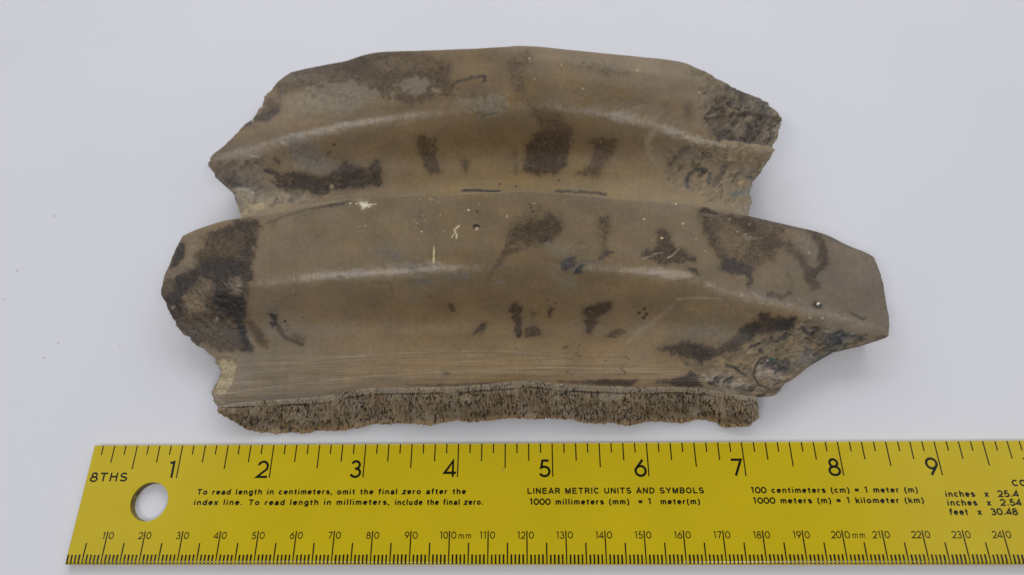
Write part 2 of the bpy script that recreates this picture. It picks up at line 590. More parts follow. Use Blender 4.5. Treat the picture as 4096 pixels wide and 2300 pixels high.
F.line('C 200,1090 260,1140 310,1210 350,1245', 12, (50, 44, 38), .8)
F.poly('C 700,1080 760,1085 830,1180 862,1270 800,1240 740,1150', (80, 60, 36), .85, 5, 6)
F.poly('C 760,1140 830,1170 850,1230 790,1215', (62, 45, 28), .8, 5, 4)
F.poly('C 840,960 930,940 960,1010 880,1020', (92, 88, 84), .5, 8, 6)
F.poly('C 875,1020 935,1030 930,1085 900,1060', (38, 34, 34), .92, 2, 4)
F.poly('C 876,1085 935,1075 945,1110 900,1112', (44, 38, 36), .92, 2, 4)
F.dots('C 995,1078', 4, (38, 38, 34), .9)
F.dots('C 1015,1105 1012,1137 985,1137 950,1108', 2.8, (46, 42, 36), .85)
F.dots('C 1122,1048 840,1050', 2.8, (56, 50, 42), .6)
F.line('C 950,1130 970,1165 1000,1200 1060,1225 1120,1250', 11, (58, 46, 35), .9, 3, 3)
F.poly('C 1010,1180 1080,1170 1150,1190 1130,1250 1060,1225', (86, 71, 52), .7, 5, 5)
F.dots('C 1350,1070 680,960', 4, (84, 66, 54), .6)
F.dots('C 410,965', 6, (40, 36, 34), .8)
F.dots('C 165,975 655,815 490,1060', 6, (140, 130, 112), .6)
# under the crest
F.line('C 860,355 1180,240 1300,225 1480,190', 5, (66, 54, 42), .6)
F.poly('C 1200,250 1480,185 1420,225 1300,245', (64, 50, 36), .8, 3, 4)
F.line('C 1560,170 2100,155', 8, (84, 71, 52), .4, 5)
F.poly('C 1190,400 1280,400 1250,480 1200,500', (92, 78, 58), .5, 8, 8)
F.poly('C 880,340 950,310 930,370 890,400', (92, 76, 54), .6, 6, 5)
# grey smudges
F.poly('C 1660,570 1860,570 1860,610 1740,620', (92, 88, 80), .6, 6, 8, .2)
F.poly('C 1720,500 1760,500 1770,560 1720,570', (94, 89, 80), .5, 6, 6)
F.poly('C 1880,630 1960,640 1950,700 1900,680', (94, 88, 80), .6, 5, 6, .2)
F.poly('C 1850,790 2060,760 2090,800 1950,825', (94, 89, 82), .7, 5, 7, .2)
F.poly('C 2160,740 2340,725 2350,755 2200,775', (94, 89, 82), .7, 5, 6, .2)
F.poly('C 1870,890 1960,920 1950,945 1880,910', (96, 91, 84), .5, 5, 6)
F.dots('C 1285,535', 4, (86, 76, 62), .6)
F.line('C 1630,790 1760,790 1790,860', 4, (80, 66, 46), .5)
# pale nicks and worm marks
for s in ('C 1475,208', 'C 1520,212', 'C 2345,258', 'C 2000,415', 'D 1155,303', 'D 870,258', 'D 1355,210', 'D 2165,322', 'D 2450,357', 'D 2400,215'):
    F.dots(s, 2.4, WH, .85)
F.poly('C 1535,205 1600,200 1615,225 1560,238', (205, 197, 178), .9, 2, 5, .4)
F.line('C 1560,222 1600,215 1665,214', 2.2, (196, 188, 168), .8, 1.2, 1.5)
F.dots('C 1545,380 1585,372 1945,333 1960,358 2025,335 1955,385 2060,168 2075,178 2165,410 2135,295 1985,172', 2, (170, 156, 118), .7)
F.line('C 2275,370 2240,405 2256,440 2258,466', 3.2, (186, 172, 138), .9, 1.2, 1.2)
F.line('C 2238,430 2220,462', 2.4, (176, 162, 130), .8, 1.2, 1)
F.line('C 2088,532 2088,645', 3.8, (190, 172, 136), .92, 1.2, .8)
F.dots('C 2400,383', 8.5, (60, 52, 42), .9, -.5)
F.dots('C 2404,392', 5.8, (150, 138, 112), .95)
F.line('C 2380,375 2395,366 2418,370 2425,385', 2.4, (24, 22, 20), .95, 1, .5)
# brown patches on the middle
F.poly('D 1180,330 1300,250 1440,240 1560,300 1560,420 1480,520 1300,540 1200,520 1160,440', (90, 75, 54), .6, 14, 10, .2)
F.poly('D 1200,400 1300,335 1420,340 1470,290 1540,340 1550,400 1480,470 1330,510 1230,490 1190,450', (64, 49, 31), .85, 7, 8, .35)
F.poly('D 1190,430 1230,490 1160,540 1275,542 1150,600 1080,690 1020,765 1060,680 1110,600 1140,520', (74, 59, 44), .8, 4, 5, .25)
F.dots('D 1335,235 1345,265 1320,215 1540,355', 4, (56, 44, 32), .7)
F.poly('D 1430,450 1490,460 1480,490 1430,490', (48, 42, 36), .7, 4, 5, .3)
F.poly('D 1820,300 1910,300 1920,380 1880,480 1900,590 1850,600 1860,480 1830,400', (78, 62, 43), .8, 6, 7, .4)
F.poly('D 1600,480 1850,400 1850,590 1700,620', (98, 84, 65), .5, 14, 10, .2)
F.poly('D 1410,490 1600,520 1620,610 1500,590', (112, 106, 94), .5, 6, 9, .6)
F.poly('D 1480,740 1640,730 1660,820 1560,840', (108, 101, 89), .6, 6, 8, .5)
F.poly('D 1060,770 1130,780 1120,805 1070,800', (104, 99, 90), .6, 4, 6, .4)
F.poly('D 1540,640 1600,610 1645,600 1640,690 1560,705', (44, 42, 42), .88, 3, 5, .3)
F.poly('D 1645,705 1680,660 1725,658 1700,722 1655,730', (42, 44, 46), .9, 2, 4, .2)
F.line('D 1700,625 1780,632 1840,640', 6, (72, 68, 62), .7, 2, 3, .4)
F.line('D 1840,620 1890,575 1925,565', 10, (56, 48, 40), .8, 2, 3, .3)
F.poly('D 2240,420 2300,390 2340,430 2400,530 2540,600 2540,640 2420,640 2300,655 2200,620 2150,600 2170,550 2230,560 2280,480', (64, 50, 36), .88, 4, 6, .3)
F.dots('D 2293,463', 4, (184, 164, 126), .9)
F.line('D 2420,545 2380,590 2340,610', 4, (140, 128, 110), .8, 1.5, 2)
F.line('D 2150,622 2220,592 2300,570', 4, (142, 130, 110), .7, 1.5, 3, .3)
F.poly('D 2470,670 2560,700 2575,742 2510,712', (62, 52, 42), .9, 3, 4)
F.line('D 2380,740 2500,745', 7, (150, 138, 122), .6, 3, 4, .4)
# steep face
for s, c in (('D 722,950 765,955 772,1000 740,1003', (68, 52, 36)), ('D 970,1080 1003,1082 990,1142 930,1162 900,1185 940,1130', (54, 42, 32)),
             ('D 1180,960 1220,940 1270,970 1265,1010 1240,1030 1265,1060 1260,1195 1230,1200 1215,1110 1190,1050 1210,1030 1165,1000', (66, 50, 33)),
             ('D 1285,1130 1340,1108 1400,1130 1412,1170 1380,1192 1285,1198', (70, 54, 36)), ('D 1340,1000 1372,1010 1345,1030', (56, 46, 36)),
             ('D 1460,970 1500,975 1482,1062 1460,1050', (72, 56, 36)),
             ('D 1722,980 1780,962 1850,935 1925,938 1920,985 1870,1035 1800,1060 1842,1082 1800,1112 1770,1165 1732,1172 1742,1110 1722,1070 1760,1060 1718,1030', (64, 49, 33)),
             ('D 1870,1195 1910,1160 1960,1128 2030,1148 1985,1182', (78, 62, 44))):
    F.poly(s, c, .9, 2, 4, .22)
F.dots('D 1455,915 1440,935 1510,940 1150,1130', 3.5, (74, 58, 38), .8)
F.dots('D 595,893 545,1047 1875,1170 1690,1250', 3, (84, 66, 44), .7)
F.dots('D 1220,1140 1250,1140 980,1100 1240,1180', 5, (42, 34, 26), .7)
F.dots('D 2125,1012 2165,985 2180,1022 2163,1048', 5.5, (58, 45, 31), .9)
F.line('D 2310,1012 2340,998', 6, (74, 60, 44), .8)
F.line('D 1565,1274 1595,1264', 6, (70, 54, 40), .85)
F.line('D 290,800 320,860', 6, (84, 68, 46), .5)
# right end
F.poly('E 740,300 950,300 1150,320 1340,380 1340,500 1290,560 1280,620 1140,680 1130,740 1000,720 890,690 890,640 860,570 800,470 760,380', (84, 69, 51), .8, 7, 9, .06)
F.poly('E 890,420 1000,400 1080,450 1060,570 960,590 900,540', (104, 89, 69), .6, 12, 10, .1)
F.poly('E 725,255 780,238 890,290 820,285 740,278', (54, 43, 33), .9, 2, 3)
F.poly('E 740,290 790,300 880,560 890,640 850,590 790,460', (70, 57, 42), .7, 5, 6, .2)
F.poly('E 930,300 1130,335 1150,430 1080,430 1010,350', (58, 45, 33), .85, 6, 7, .2)
F.poly('E 1200,440 1330,500 1290,560 1220,560 1180,500', (66, 52, 40), .7, 8, 8)
F.line('E 1130,325 1330,368 1600,430 1850,530', 8, (70, 66, 62), .6, 4, 2)
F.poly('E 900,600 1000,620 1140,690 1120,780 1100,835 1075,800 1095,760 1030,730 890,690', (60, 52, 48), .9, 4, 7, .2)
F.poly('E 1000,760 1050,760 1040,830 1000,850', (104, 90, 72), .7, 4, 5)
F.line('E 1540,415 1600,460 1640,540 1655,640 1600,700 1540,760 1580,820', 22, (56, 46, 37), .92, 8, 8)
F.line('E 1340,500 1440,560 1500,640 1540,720', 22, (64, 53, 43), .85, 9, 8)
F.poly('E 1430,440 1540,420 1590,500 1540,580 1440,540', (108, 96, 80), .6, 10, 8)
F.line('E 1240,875 1290,880 1330,902 1400,862', 13, (66, 55, 46), .9, 5, 5)
F.line('E 1380,740 1430,790 1405,830', 11, (78, 67, 56), .75, 5, 5)
F.poly('E 1220,800 1400,780 1400,850 1300,880', (98, 84, 66), .6, 10, 8)
F.poly('E 1440,750 1560,800 1600,900 1540,850', (100, 86, 70), .6, 8, 6)
F.poly('E 1550,965 1590,925 1640,960 1620,982', (50, 46, 42), .92, 2, 3)
F.dots('E 1607,945', 4.5, (206, 200, 188), .9)
F.line('E 1850,1015 1890,1040 1945,1058', 8, (66, 56, 44), .85, 3, 3)
F.line('E 1780,1000 1830,1000', 6, (84, 72, 54), .6)
F.line('E 2055,1015 2100,965', 7, (86, 74, 54), .6)
F.line('E 1340,1080 1400,1200', 3, (60, 56, 50), 0)
F.line('E 1200,465 1080,470 1060,440', 6, (128, 120, 108), .5, 3, 6, .5)
F.dots('E 955,325 775,560 1010,415 330,322 615,353 705,475 455,463 1070,435 1110,455 1100,360 1470,915', 2.2, (176, 164, 140), .7)
F.dots('E 1545,1050 1640,1050 1540,570', 4.2, (156, 145, 126), .6)
F.line('E 560,915 720,905 900,910', 4, (148, 136, 114), .6, 2.5, 2, .4)
F.line('E 900,905 1050,905 1200,925 1300,940', 3, (92, 82, 64), .6, 2, 2)
F.line('E 200,1230 330,1120 480,1010 540,960', 10, (140, 128, 110), .4, 6, 6, .3)
F.poly('E 620,960 1100,940 1450,1010 1450,1040 1000,1020 700,1010', (116, 98, 70), .6, 10, 9)
F.poly('E 480,1240 560,1140 760,1060 1000,1030 1060,1090 1000,1200 850,1270 640,1210', (98, 86, 70), .55, 16, 9, .1)
F.poly('E 430,1285 560,1250 650,1220 760,1250 860,1280 1000,1190 1050,1130 1150,1080 1170,1020 1240,1010 1255,1050 1340,1050 1430,1045 1420,1120 1340,1150 1200,1160 1080,1210 1000,1290 850,1330 740,1390 690,1350 560,1330', (58, 46, 36), .9, 4, 7, .15)
F.poly('E 1280,1095 1430,1048 1420,1122 1340,1148', (46, 43, 42), .85, 3, 4)
F.poly('E 1040,1150 1140,1090 1200,1120 1100,1190', (44, 35, 28), .8, 5, 5)
F.poly('E 640,1225 740,1250 830,1320 740,1380 690,1340', (44, 35, 30), .7, 6, 5)
F.line('E 1490,1120 1520,1165 1560,1170 1605,1130', 11, (52, 50, 48), .88, 3, 3)
F.line('E 1490,1115 1530,1085 1590,1085', 6, (84, 76, 66), .7, 3, 3)
F.poly('E 1640,1225 1700,1160 1800,1150 1890,1185 1800,1225 1740,1255', (70, 74, 74), .75, 3, 9, .55)
F.poly('E 1470,1310 1540,1275 1565,1300 1520,1330', (74, 78, 76), .75, 3, 6, .4)
F.line('H 1120,945 1200,900 1300,856', 10, (62, 64, 66), .8, 3, 3, .3)
F.line('H 1400,790 1300,850', 6, (92, 86, 74), .5)
F.poly('H 680,940 760,880 940,905 965,980 860,1020 760,980', (64, 58, 54), .85, 3, 7, .3)
F.poly('H 1040,880 1180,850 1100,950 960,960', (104, 99, 94), .6, 6, 8, .3)
F.poly('H 690,960 740,940 860,1040 780,1080 680,1040', (136, 120, 102), .7, 5, 6)
F.line('H 760,880 700,900 662,970 652,1050 690,1110 780,1150', 4.5, (56, 44, 34), .9, 1.6, 2)
F.dots('H 798,905', 4.2, (28, 86, 82), .9)
F.dots('H 765,912', 3, (180, 172, 160), .8)
F.line('H 430,955 490,970 540,1010 590,1035', 8, (58, 54, 46), .9, 2.5, 3)
F.line('H 610,805 690,775', 6, (52, 52, 46), .85, 2, 3)
F.dots('H 605,738 835,825 700,830', 5, (54, 54, 48), .85)
F.line('H 720,760 900,780 1030,830', 6, (100, 88, 66), .6, 4, 5)
F.line('H 750,1055 860,1080 820,1120', 7, (82, 72, 60), .75, 3, 5, .3)
F.line('H 690,1160 800,1170', 6, (96, 84, 70), .6, 4, 4)
F.line('H 240,1135 400,1165', 4, (72, 66, 58), .7)
F.poly('H 220,1040 420,1040 620,1130 560,1180 380,1160', (122, 113, 100), .6, 10, 8)
# bottom strip above the broken edge
F.poly('G 1340,418 1480,395 1560,360 1592,343 1632,370 1650,420 1672,462 1500,448', (56, 43, 34), .92, 3, 4)
F.poly('G 780,425 950,403 1190,408 1150,452 950,448', (62, 48, 37), .9, 4, 4)
F.line('G 620,418 760,425', 6, (72, 56, 42), .8, 3, 3)
F.line('F 1890,438 2100,445 2400,432 2560,428', 5, (62, 48, 38), .7, 3, 3, .3)
F.poly('F 2155,348 2205,348 2205,366 2160,368', (60, 52, 46), .9, 2, 2)
F.line('F 560,570 900,540 1300,510 1500,470', 10, (82, 72, 62), .6, 7, 3)
F.line('F 650,510 900,500 1300,470 1700,415 2200,400', 12, (104, 89, 68), .5, 8, 4)
F.dots('G 745,215 770,228 985,238 960,262 1110,240 1130,250 680,348 705,360 1100,335', 3.4, (64, 62, 58), .85)
F.dots('G 735,355 655,163 300,178 445,318', 4, (92, 74, 58), .8)
F.line('G 1075,320 1110,350', 6, (56, 52, 46), .85)
# growth lines in the groove
for s, a in (('F 950,292 1300,248 1760,212 2200,196 2576,192 G 400,210 700,230', .55), ('F 1100,292 1500,262 1900,238 2576,226', .45),
             ('F 550,512 900,456 1300,412 1700,372 2200,345 2576,328 G 500,318 1000,322 1500,372', .65), ('F 660,420 1000,400 1300,370', .3), ('F 700,360 1100,310', .3)):
    F.line(s, 2.4, (134, 124, 108), a * .8, 1.6, 1.2, .3, None, .22)
    F.line(' '.join(t if t in CROP else '%s,%g' % (t.split(',')[0], float(t.split(',')[1]) + 11) for t in s.split()), 4, (104, 89, 70), a * .7, 3, 1.5, 0, None, -.08)
# pale chip on the left
F.poly('F 488,240 560,235 620,250 640,300 636,340 610,400 590,450 560,495 500,512 478,450 510,340', (142, 128, 102), .95, 2, 3, .05, .7, -.9)
F.line('F 620,250 642,300 637,345 612,405 590,455 565,500', 3, (96, 88, 74), .7, 2, 2)
F.line('F 470,470 490,545 540,570', 6, (128, 112, 96), .7, 3, 4, .3)
# scattered specks
vrow = np.repeat(np.linspace(0, 1, NF)[:, None], NC, 1)
groove = sstep(.015, .035, vrow) * sstep(.19, .14, vrow)
run = fbm(F.X / 170, F.Y / 3.4 + F.X / 400, 120, 3, .6) + .6 * fbm(F.X / 90, F.Y / 7, 121, 3)
F.rgb *= (1 + .13 * groove * run)[..., None]
F.rgb += (F.rgb.mean(-1, keepdims=True) * np.array([1.08, 1.0, .90]) - F.rgb) * (.35 * groove * np.clip(run, 0, 1))[..., None]
F.dz += .10 * groove * run
specks(F, 150, 5, (480, 500, 2200, 720), [PL, (150, 138, 112), (60, 50, 40)], 1.7)
specks(F, 110, 6, (600, 720, 2000, 960), [(70, 56, 42), (60, 50, 42), (150, 138, 116)], 1.8, .25)
specks(F, 70, 16, (1750, 780, 2200, 980), [(70, 66, 60), (60, 50, 42), (160, 148, 126)], 2.6, .4)
rs = random.Random(77)
for i in range(70):
    sx_, sy_ = rs.uniform(520, 2150), rs.uniform(510, 860)
    an, ln = rs.choice([rs.gauss(0, .25), rs.gauss(1.4, .3)]), rs.uniform(6, 34)
    F.line('O %.1f,%.1f %.1f,%.1f' % (sx_, sy_, sx_ + ln * math.cos(an), sy_ + ln * math.sin(an)), rs.uniform(.5, 1.2), rs.choice([(140, 128, 108), (76, 64, 50)]), rs.uniform(.12, .32), 1, 1.5, .3, .5, -.04)
# pores in the stains
dark = (front.rgb.mean(-1) < 72)
pore = (noise(F.X / 2.6, F.Y / 2.6, 71) > .80) & dark
F.rgb[pore] *= .6
# the porous broken zone at the lower right
brk = poly_sdf(F.X, F.Y, pts('E 480,1290 760,1400 900,1330 1010,1290 1100,1200 1300,1170 1500,1060 1760,1130 2000,1200 2120,1190 1800,1290 H 960,1085 810,1230 670,1215 300,1130'))
bm = sstep(6, -10, brk + 8 * F.mid)
F.rough += (.75 - F.rough) * bm
fu, fv = F.X + 9 * F.w1, F.Y + 9 * F.w2
ridge = fbm((fu * .4 + fv * .9) / 13, (fu * .9 - fv * .4) / 30, 90, 5, .6)
f1, f2, cid = cells((fu * .92 - fv * .38) / 30, (fu * .38 + fv * .92) / 14, 91)
ridge += .9 * (cid - .5) - .5 * sstep(.12, .0, f2 - f1)
hollow = sstep(.22, .5, fbm((fu * .9 - fv * .4) / 28, (fu * .4 + fv * .9) / 13, 92, 3, .5))
F.dz += bm * (.27 * ridge + .06 * F.mid - .4 * hollow)
F.rgb *= (1 + bm * (.20 * ridge + .14 * F.mid))[..., None]
F.rgb *= (1 - bm[..., None] * np.array([.06, .04, -.02]))
F.rgb += (np.array([50, 50, 50]) - F.rgb) * (.6 * bm * hollow)[..., None]
F.dz += .10 * fbm(F.X / 60, F.Y / 40, 55, 3) + .02 * F.mid
dl = sstep(6, -10, poly_sdf(F.X, F.Y, pts('C 805,320 760,520 690,800 690,1040 750,1300 300,1300 60,900 200,480')) + 6 * F.mid)
F.dz += dl * (.10 * F.mid + .25 * F.w1)

rear = Paint(DR[..., 0], DR[..., 1], [  # tones as seen, with the lit bend paler and the slope below darker
    (760, 200, (100, 87, 72)), (900, 170, (96, 82, 66)), (1100, 160, (112, 99, 80)), (1300, 150, (114, 101, 83)), (1500, 170, (114, 102, 84)), (1700, 180, (110, 99, 83)), (1850, 260, (110, 98, 82)), (1930, 310, (116, 104, 87)),
    (700, 260, (98, 84, 68)), (1000, 230, (108, 94, 74)), (1300, 220, (112, 99, 80)), (1600, 230, (114, 101, 83)),
    (650, 320, (130, 116, 98)), (800, 300, (138, 123, 104)), (1000, 285, (136, 121, 102)), (1250, 280, (124, 109, 88)), (1450, 290, (122, 107, 85)), (1700, 320, (118, 105, 87)), (1850, 370, (128, 114, 95)),
    (600, 380, (122, 109, 91)), (760, 370, (122, 109, 91)), (950, 350, (114, 100, 80)), (1200, 340, (104, 89, 66)), (1450, 350, (104, 89, 67)), (1650, 360, (112, 99, 80)), (1800, 400, (118, 106, 90)),
    (570, 430, (108, 96, 82)), (900, 430, (124, 109, 84)), (1150, 430, (132, 116, 86)), (1400, 450, (138, 121, 90)), (1600, 460, (138, 122, 95)), (1800, 470, (128, 117, 99)),
    (650, 500, (132, 120, 100)), (900, 490, (130, 117, 97)), (1200, 470, (140, 124, 94)), (1500, 475, (144, 127, 97)), (1800, 520, (132, 121, 102)),
])
R = rear
mottling(R)
R.rough += (.22 * sstep(.40, .28, np.linspace(0, 1, NR)) + .28 * sstep(.64, .71, np.linspace(0, 1, NR)))[:, None]
R.poly('A 930,445 1040,340 1460,250 1700,205 1900,215 1700,270 1600,330 1450,350 1200,400 960,450', (62, 49, 37), .92, 8, 8, .08)
R.poly('A 940,430 1040,350 1460,255 1700,205 2000,220 2190,300 2200,490 1900,570 1700,530 1480,420 1200,440 960,480', (74, 59, 44), .72, 10, 8)
R.poly('A 960,450 1200,420 1500,340 1900,300 2190,320 2210,500 1900,580 1720,545 1650,480 1480,440 1200,470', (80, 64, 46), .85, 9, 9, .2)
R.poly('A 1300,330 1560,240 1680,240 1560,330 1380,380', (68, 54, 41), .6, 10, 8)
R.poly('A 960,380 1300,330 1480,350 1250,400 970,430', (100, 85, 66), .45, 8, 8)
R.line('A 970,440 955,540 945,640', 8, (74, 64, 54), .7, 5, 4)
R.poly('A 1620,240 1960,230 2100,290 1900,330 1700,320', (108, 93, 72), .5, 9, 8)
R.poly('A 860,560 930,540 945,640 900,640 840,610', (84, 68, 52), .8, 5, 5)
R.poly('A 690,745 745,685 900,605 940,640 880,690 770,715', (60, 49, 42), .88, 4, 6, .2)
R.dots('A 757,700', 4.5, (158, 150, 138), .7)
R.line('A 720,745 760,740 780,770', 7, (84, 78, 72), .6, 3, 3)
R.poly('A 1100,520 1180,470 1230,445 1480,425 1660,470 1690,545 1560,600 1400,665 1320,640 1180,600', (110, 102, 88), .85, 5, 11, .6, .75, .12)
R.poly('A 1000,560 1180,500 1320,580 1320,650 1010,640', (122, 110, 90), .6, 8, 16, .5)
R.poly('A 1830,430 1950,390 2050,420 2040,480 1950,512 1850,475', (116, 108, 93), .85, 5, 10, .55, .75, .12)
R.poly('A 2080,460 2130,470 2130,500 2090,500', (124, 114, 94), .8, 4, 5, .3)
R.poly('A 1760,480 1800,490 1790,555 1770,560', (126, 116, 96), .8, 4, 5, .4)
R.poly('A 2220,450 2400,440 2560,480 2576,560 2400,580 2240,540', (94, 78, 62), .6, 8, 8, .3)
R.poly('A 2250,570 2400,550 2576,510 B 200,525 245,570 180,645 40,675 A 2450,655 2330,610', (114, 106, 91), .85, 5, 10, .55, .75, .15)
R.line('A 2400,645 2460,660 2500,655 B 20,680 170,642', 4, (74, 66, 54), .7, 2, 3)
R.line('A 2210,470 2240,430 2290,405 2420,375 2470,380', 8, (58, 50, 44), .85, 3, 4, .45)
R.line('B 40,375 70,385 75,410 50,420', 6, (50, 43, 38), .9, 2, 2, .2)
R.line('A 2190,300 2160,345 2095,392', 9, (78, 61, 42), .8, 5, 4)
R.poly('A 1560,540 1720,545 1900,590 1760,590', (112, 96, 72), .6, 7, 7)
R.poly('A 1010,805 1100,830 1200,860 1252,910 1210,985 1060,1000 1020,900', (100, 92, 84), .7, 3, 3, .05, .3)
R.poly('A 1090,1010 1240,940 1380,1040 1340,1110 1180,1080', (102, 94, 87), .7, 12, 8)
R.poly('A 870,1060 960,1090 1060,1080 1180,1090 1250,1130 1350,1090 1420,1010 1500,1030 1600,1060 1680,1000 1705,1080 1700,1180 1600,1190 1500,1200 1400,1205 1250,1245 1120,1210 1000,1230 940,1160', (62, 48, 35), .92, 4, 7, .25)
R.poly('A 1090,1130 1250,1150 1250,1235 1120,1205', (48, 38, 30), .7, 5, 6, .2)
R.poly('A 1430,1060 1540,1120 1500,1195 1400,1190', (48, 40, 34), .7, 5, 6, .2)
R.line('A 850,1070 900,1090', 8, (46, 40, 36), .9, 3, 3)
R.line('A 900,1160 960,1195', 8, (54, 46, 40), .8, 3, 4)
R.line('A 915,985 950,1005', 9, (64, 52, 42), .85, 3, 3)
R.dots('A 1310,935 1330,940 1305,955', 4.5, (72, 58, 42), .8)
R.dots('A 1440,1022 1690,1075 1685,1180 1355,880', 4, (44, 38, 33), .8)
R.dots('A 1338,1190', 7, (134, 116, 88), .8)
R.poly('A 475,1050 600,1060 800,1160 900,1205 800,1245 600,1200 500,1120', (90, 80, 70), .85, 9, 9, .2)
R.poly('A 540,1120 620,1130 650,1190 600,1205', (66, 60, 56), .7, 7, 6)
R.poly('A 640,1230 900,1250 1100,1240 1180,1270 1100,1290 800,1310 680,1300', (128, 118, 102), .6, 8, 8, .2)
R.line('A 640,1200 760,1240 720,1210', 6, (140, 132, 118), .6, 3, 5)
R.line('A 640,1260 670,1320', 8, (98, 94, 86), .7, 3, 4)
R.poly('A 700,1320 850,1300 830,1360 690,1400', (142, 126, 98), .7, 6, 6)
R.line('A 740,958 800,975', 3, (170, 162, 148), .7, 2, 2)
R.poly('A 1958,830 2020,808 2060,850 2100,830 2105,900 2112,1000 2142,1085 2060,1100 2020,1020 1980,920', (72, 56, 36), .85, 4, 6, .3)
R.poly('A 2040,840 2075,850 2090,930 2060,930', (98, 82, 58), .5, 5, 5)
R.poly('A 2285,990 2350,1000 2345,1050 2320,1095 2305,1050', (84, 66, 44), .8, 4, 4, .2)
R.poly('A 1830,760 1860,900 1920,1060 2000,1180 1900,1190 1850,1000', (110, 94, 68), .5, 10, 8)
R.line('A 2300,1218 2380,1214 2460,1220 2576,1226 B 140,1228', 6, (46, 44, 44), .9, 2, 2, .1)
R.line('B 600,1222 760,1228 900,1235 960,1245', 7, (60, 54, 50), .85, 2, 4, .25)
R.dots('B 925,1232 780,1222 530,1080 615,1145 180,1170 300,1190', 3.6, (56, 50, 46), .8)
R.line('A 1480,1265 1380,1275 1200,1300 1100,1310', 6, (96, 80, 62), .7, 4, 4)
R.poly('B 225,250 400,178 425,250 365,330 350,400 372,500 300,490 250,370', (90, 75, 57), .7, 8, 8, .12)
R.poly('B 680,280 800,230 1000,270 1150,330 1142,380 1000,382 780,340', (92, 78, 58), .7, 7, 8, .15)
R.line('B 912,452 1000,462 1092,492', 9, (88, 73, 50), .75, 5, 4, .2)
R.poly('B 300,540 450,585 620,650 700,760 600,770 460,710 380,600', (88, 71, 48), .65, 9, 9, .1)
R.poly('B 780,780 1200,800 1280,880 1100,990 860,900', (104, 88, 68), .3, 14, 9)
R.poly('B 380,880 480,780 700,770 705,900 680,960 662,1060 560,1100 440,1105 350,1060 370,960', (66, 51, 36), .88, 6, 8, .2)
R.poly('B 440,640 640,700 700,790 480,790', (84, 67, 48), .5, 12, 9)
R.line('B 300,900 290,980 300,1090', 11, (84, 67, 48), .6, 5, 5, .2)
R.line('B 470,900 560,840', 2, (120, 104, 78), .4, 1.2, 2)
R.poly('B 845,850 940,828 1062,850 1042,900 1000,980 940,1060 900,1130 740,1100 865,1000 885,930', (86, 69, 51), .78, 6, 7, .2)
R.poly('B 880,850 1030,850 1000,940 900,930', (70, 55, 38), .5, 7, 6, .2)
R.line('B 1340,750 1270,850 1275,930 1320,990', 14, (128, 116, 98), .6, 7, 5)
R.poly('B 1540,580 1590,570 1600,690 1550,690', (86, 70, 54), .6, 6, 6)
R.poly('B 1370,560 1430,560 1440,680 1390,690', (92, 76, 58), .5, 5, 6, .3)
R.poly('B 1680,560 1850,440 1960,440 2140,560 2200,700 2200,880 1900,860 1750,800 1630,700', (104, 92, 78), .55, 10, 9, .3)
R.poly('B 1750,530 1860,520 1905,600 1830,655 1760,590', (82, 65, 48), .8, 6, 6, .1)
R.poly('B 1850,450 1960,440 2020,500 1990,570 1900,520', (74, 64, 56), .75, 6, 7, .2)
R.poly('B 2050,520 2140,570 2180,660 2100,640 2060,580', (78, 74, 70), .6, 6, 8, .3)
R.poly('B 2000,740 2120,640 2150,700 2060,860 1990,840', (64, 55, 48), .75, 7, 8, .3)
R.poly('B 1720,760 1900,770 1960,850 1800,830', (68, 58, 50), .7, 6, 8, .3)
R.line('B 1790,835 1900,850 2050,868 2195,893', 8, (54, 47, 40), .85, 3, 3, .15)
R.line('B 1590,330 1640,370 1700,350', 7, (78, 66, 50), .7, 3, 3)
R.line('B 1600,400 1610,470', 7, (88, 72, 52), .7, 4, 3)
R.line('B 1820,860 1950,868 2190,910', 9, (136, 119, 93), .8, 5, 2, .05)
R.poly('B 2190,690 2270,720 2240,770 2190,790', (122, 109, 91), .8, 4, 3)
for s, w, c in (('B 1470,1000 1520,930 1570,900', 13, (84, 72, 60)), ('B 1410,1080 1450,1050', 8, (90, 80, 66)), ('B 1562,1140 1575,1100 1620,1065 1695,1068', 11, (52, 48, 46)),
                ('B 1720,1165 1732,1100', 12, (66, 62, 58)), ('B 1850,1025 1810,1100 1765,1170', 15, (76, 64, 56)), ('B 1890,1242 1960,1240 2030,1218', 11, (80, 84, 80)),
                ('B 1620,950 1650,980', 6, (74, 72, 66)), ('B 1490,810 1510,825', 6, (88, 80, 68)), ('B 2010,1115 2030,1120', 6, (60, 62, 60)), ('B 1560,1160 1570,1190', 8, (60, 60, 58)),
                ('B 1950,1165 1970,1150', 5, (150, 118, 78)), ('B 1980,1370 2000,1390', 10, (98, 90, 80))):
    R.line(s, w, c, .85, 3, 5, .25)
R.dots('B 640,293 1195,330 795,468 440,397 400,243 1650,490 1640,815', 3, (166, 152, 126), .75)
specks(R, 80, 8, (700, 120, 1900, 330), [PL, (150, 138, 112), (66, 54, 44)], 1.7, .35)
specks(R, 80, 9, (600, 330, 1900, 520), [(70, 56, 42), (60, 50, 42), (150, 138, 116)], 2.0, .3)
dark = (R.rgb.mean(-1) < 74)
pore = (noise(R.X / 2.6, R.Y / 2.6, 72) > .80) & dark
R.rgb[pore] *= .62
brk = poly_sdf(R.X, R.Y, pts('B 1640,330 1700,560 1640,700 1780,840 2200,890 2300,720 2000,400'))
bm = sstep(22, -34, brk + 14 * R.mid)
brk2 = poly_sdf(R.X, R.Y, pts('B 1420,900 1700,880 2200,930 2030,1400 1700,1300 1400,1150'))
bm2 = sstep(6, -12, brk2 + 8 * R.mid) * .6
brk3 = poly_sdf(R.X, R.Y, pts('A 430,1000 900,1000 1250,1100 1700,1050 1700,1200 1200,1300 600,1400 430,1100'))
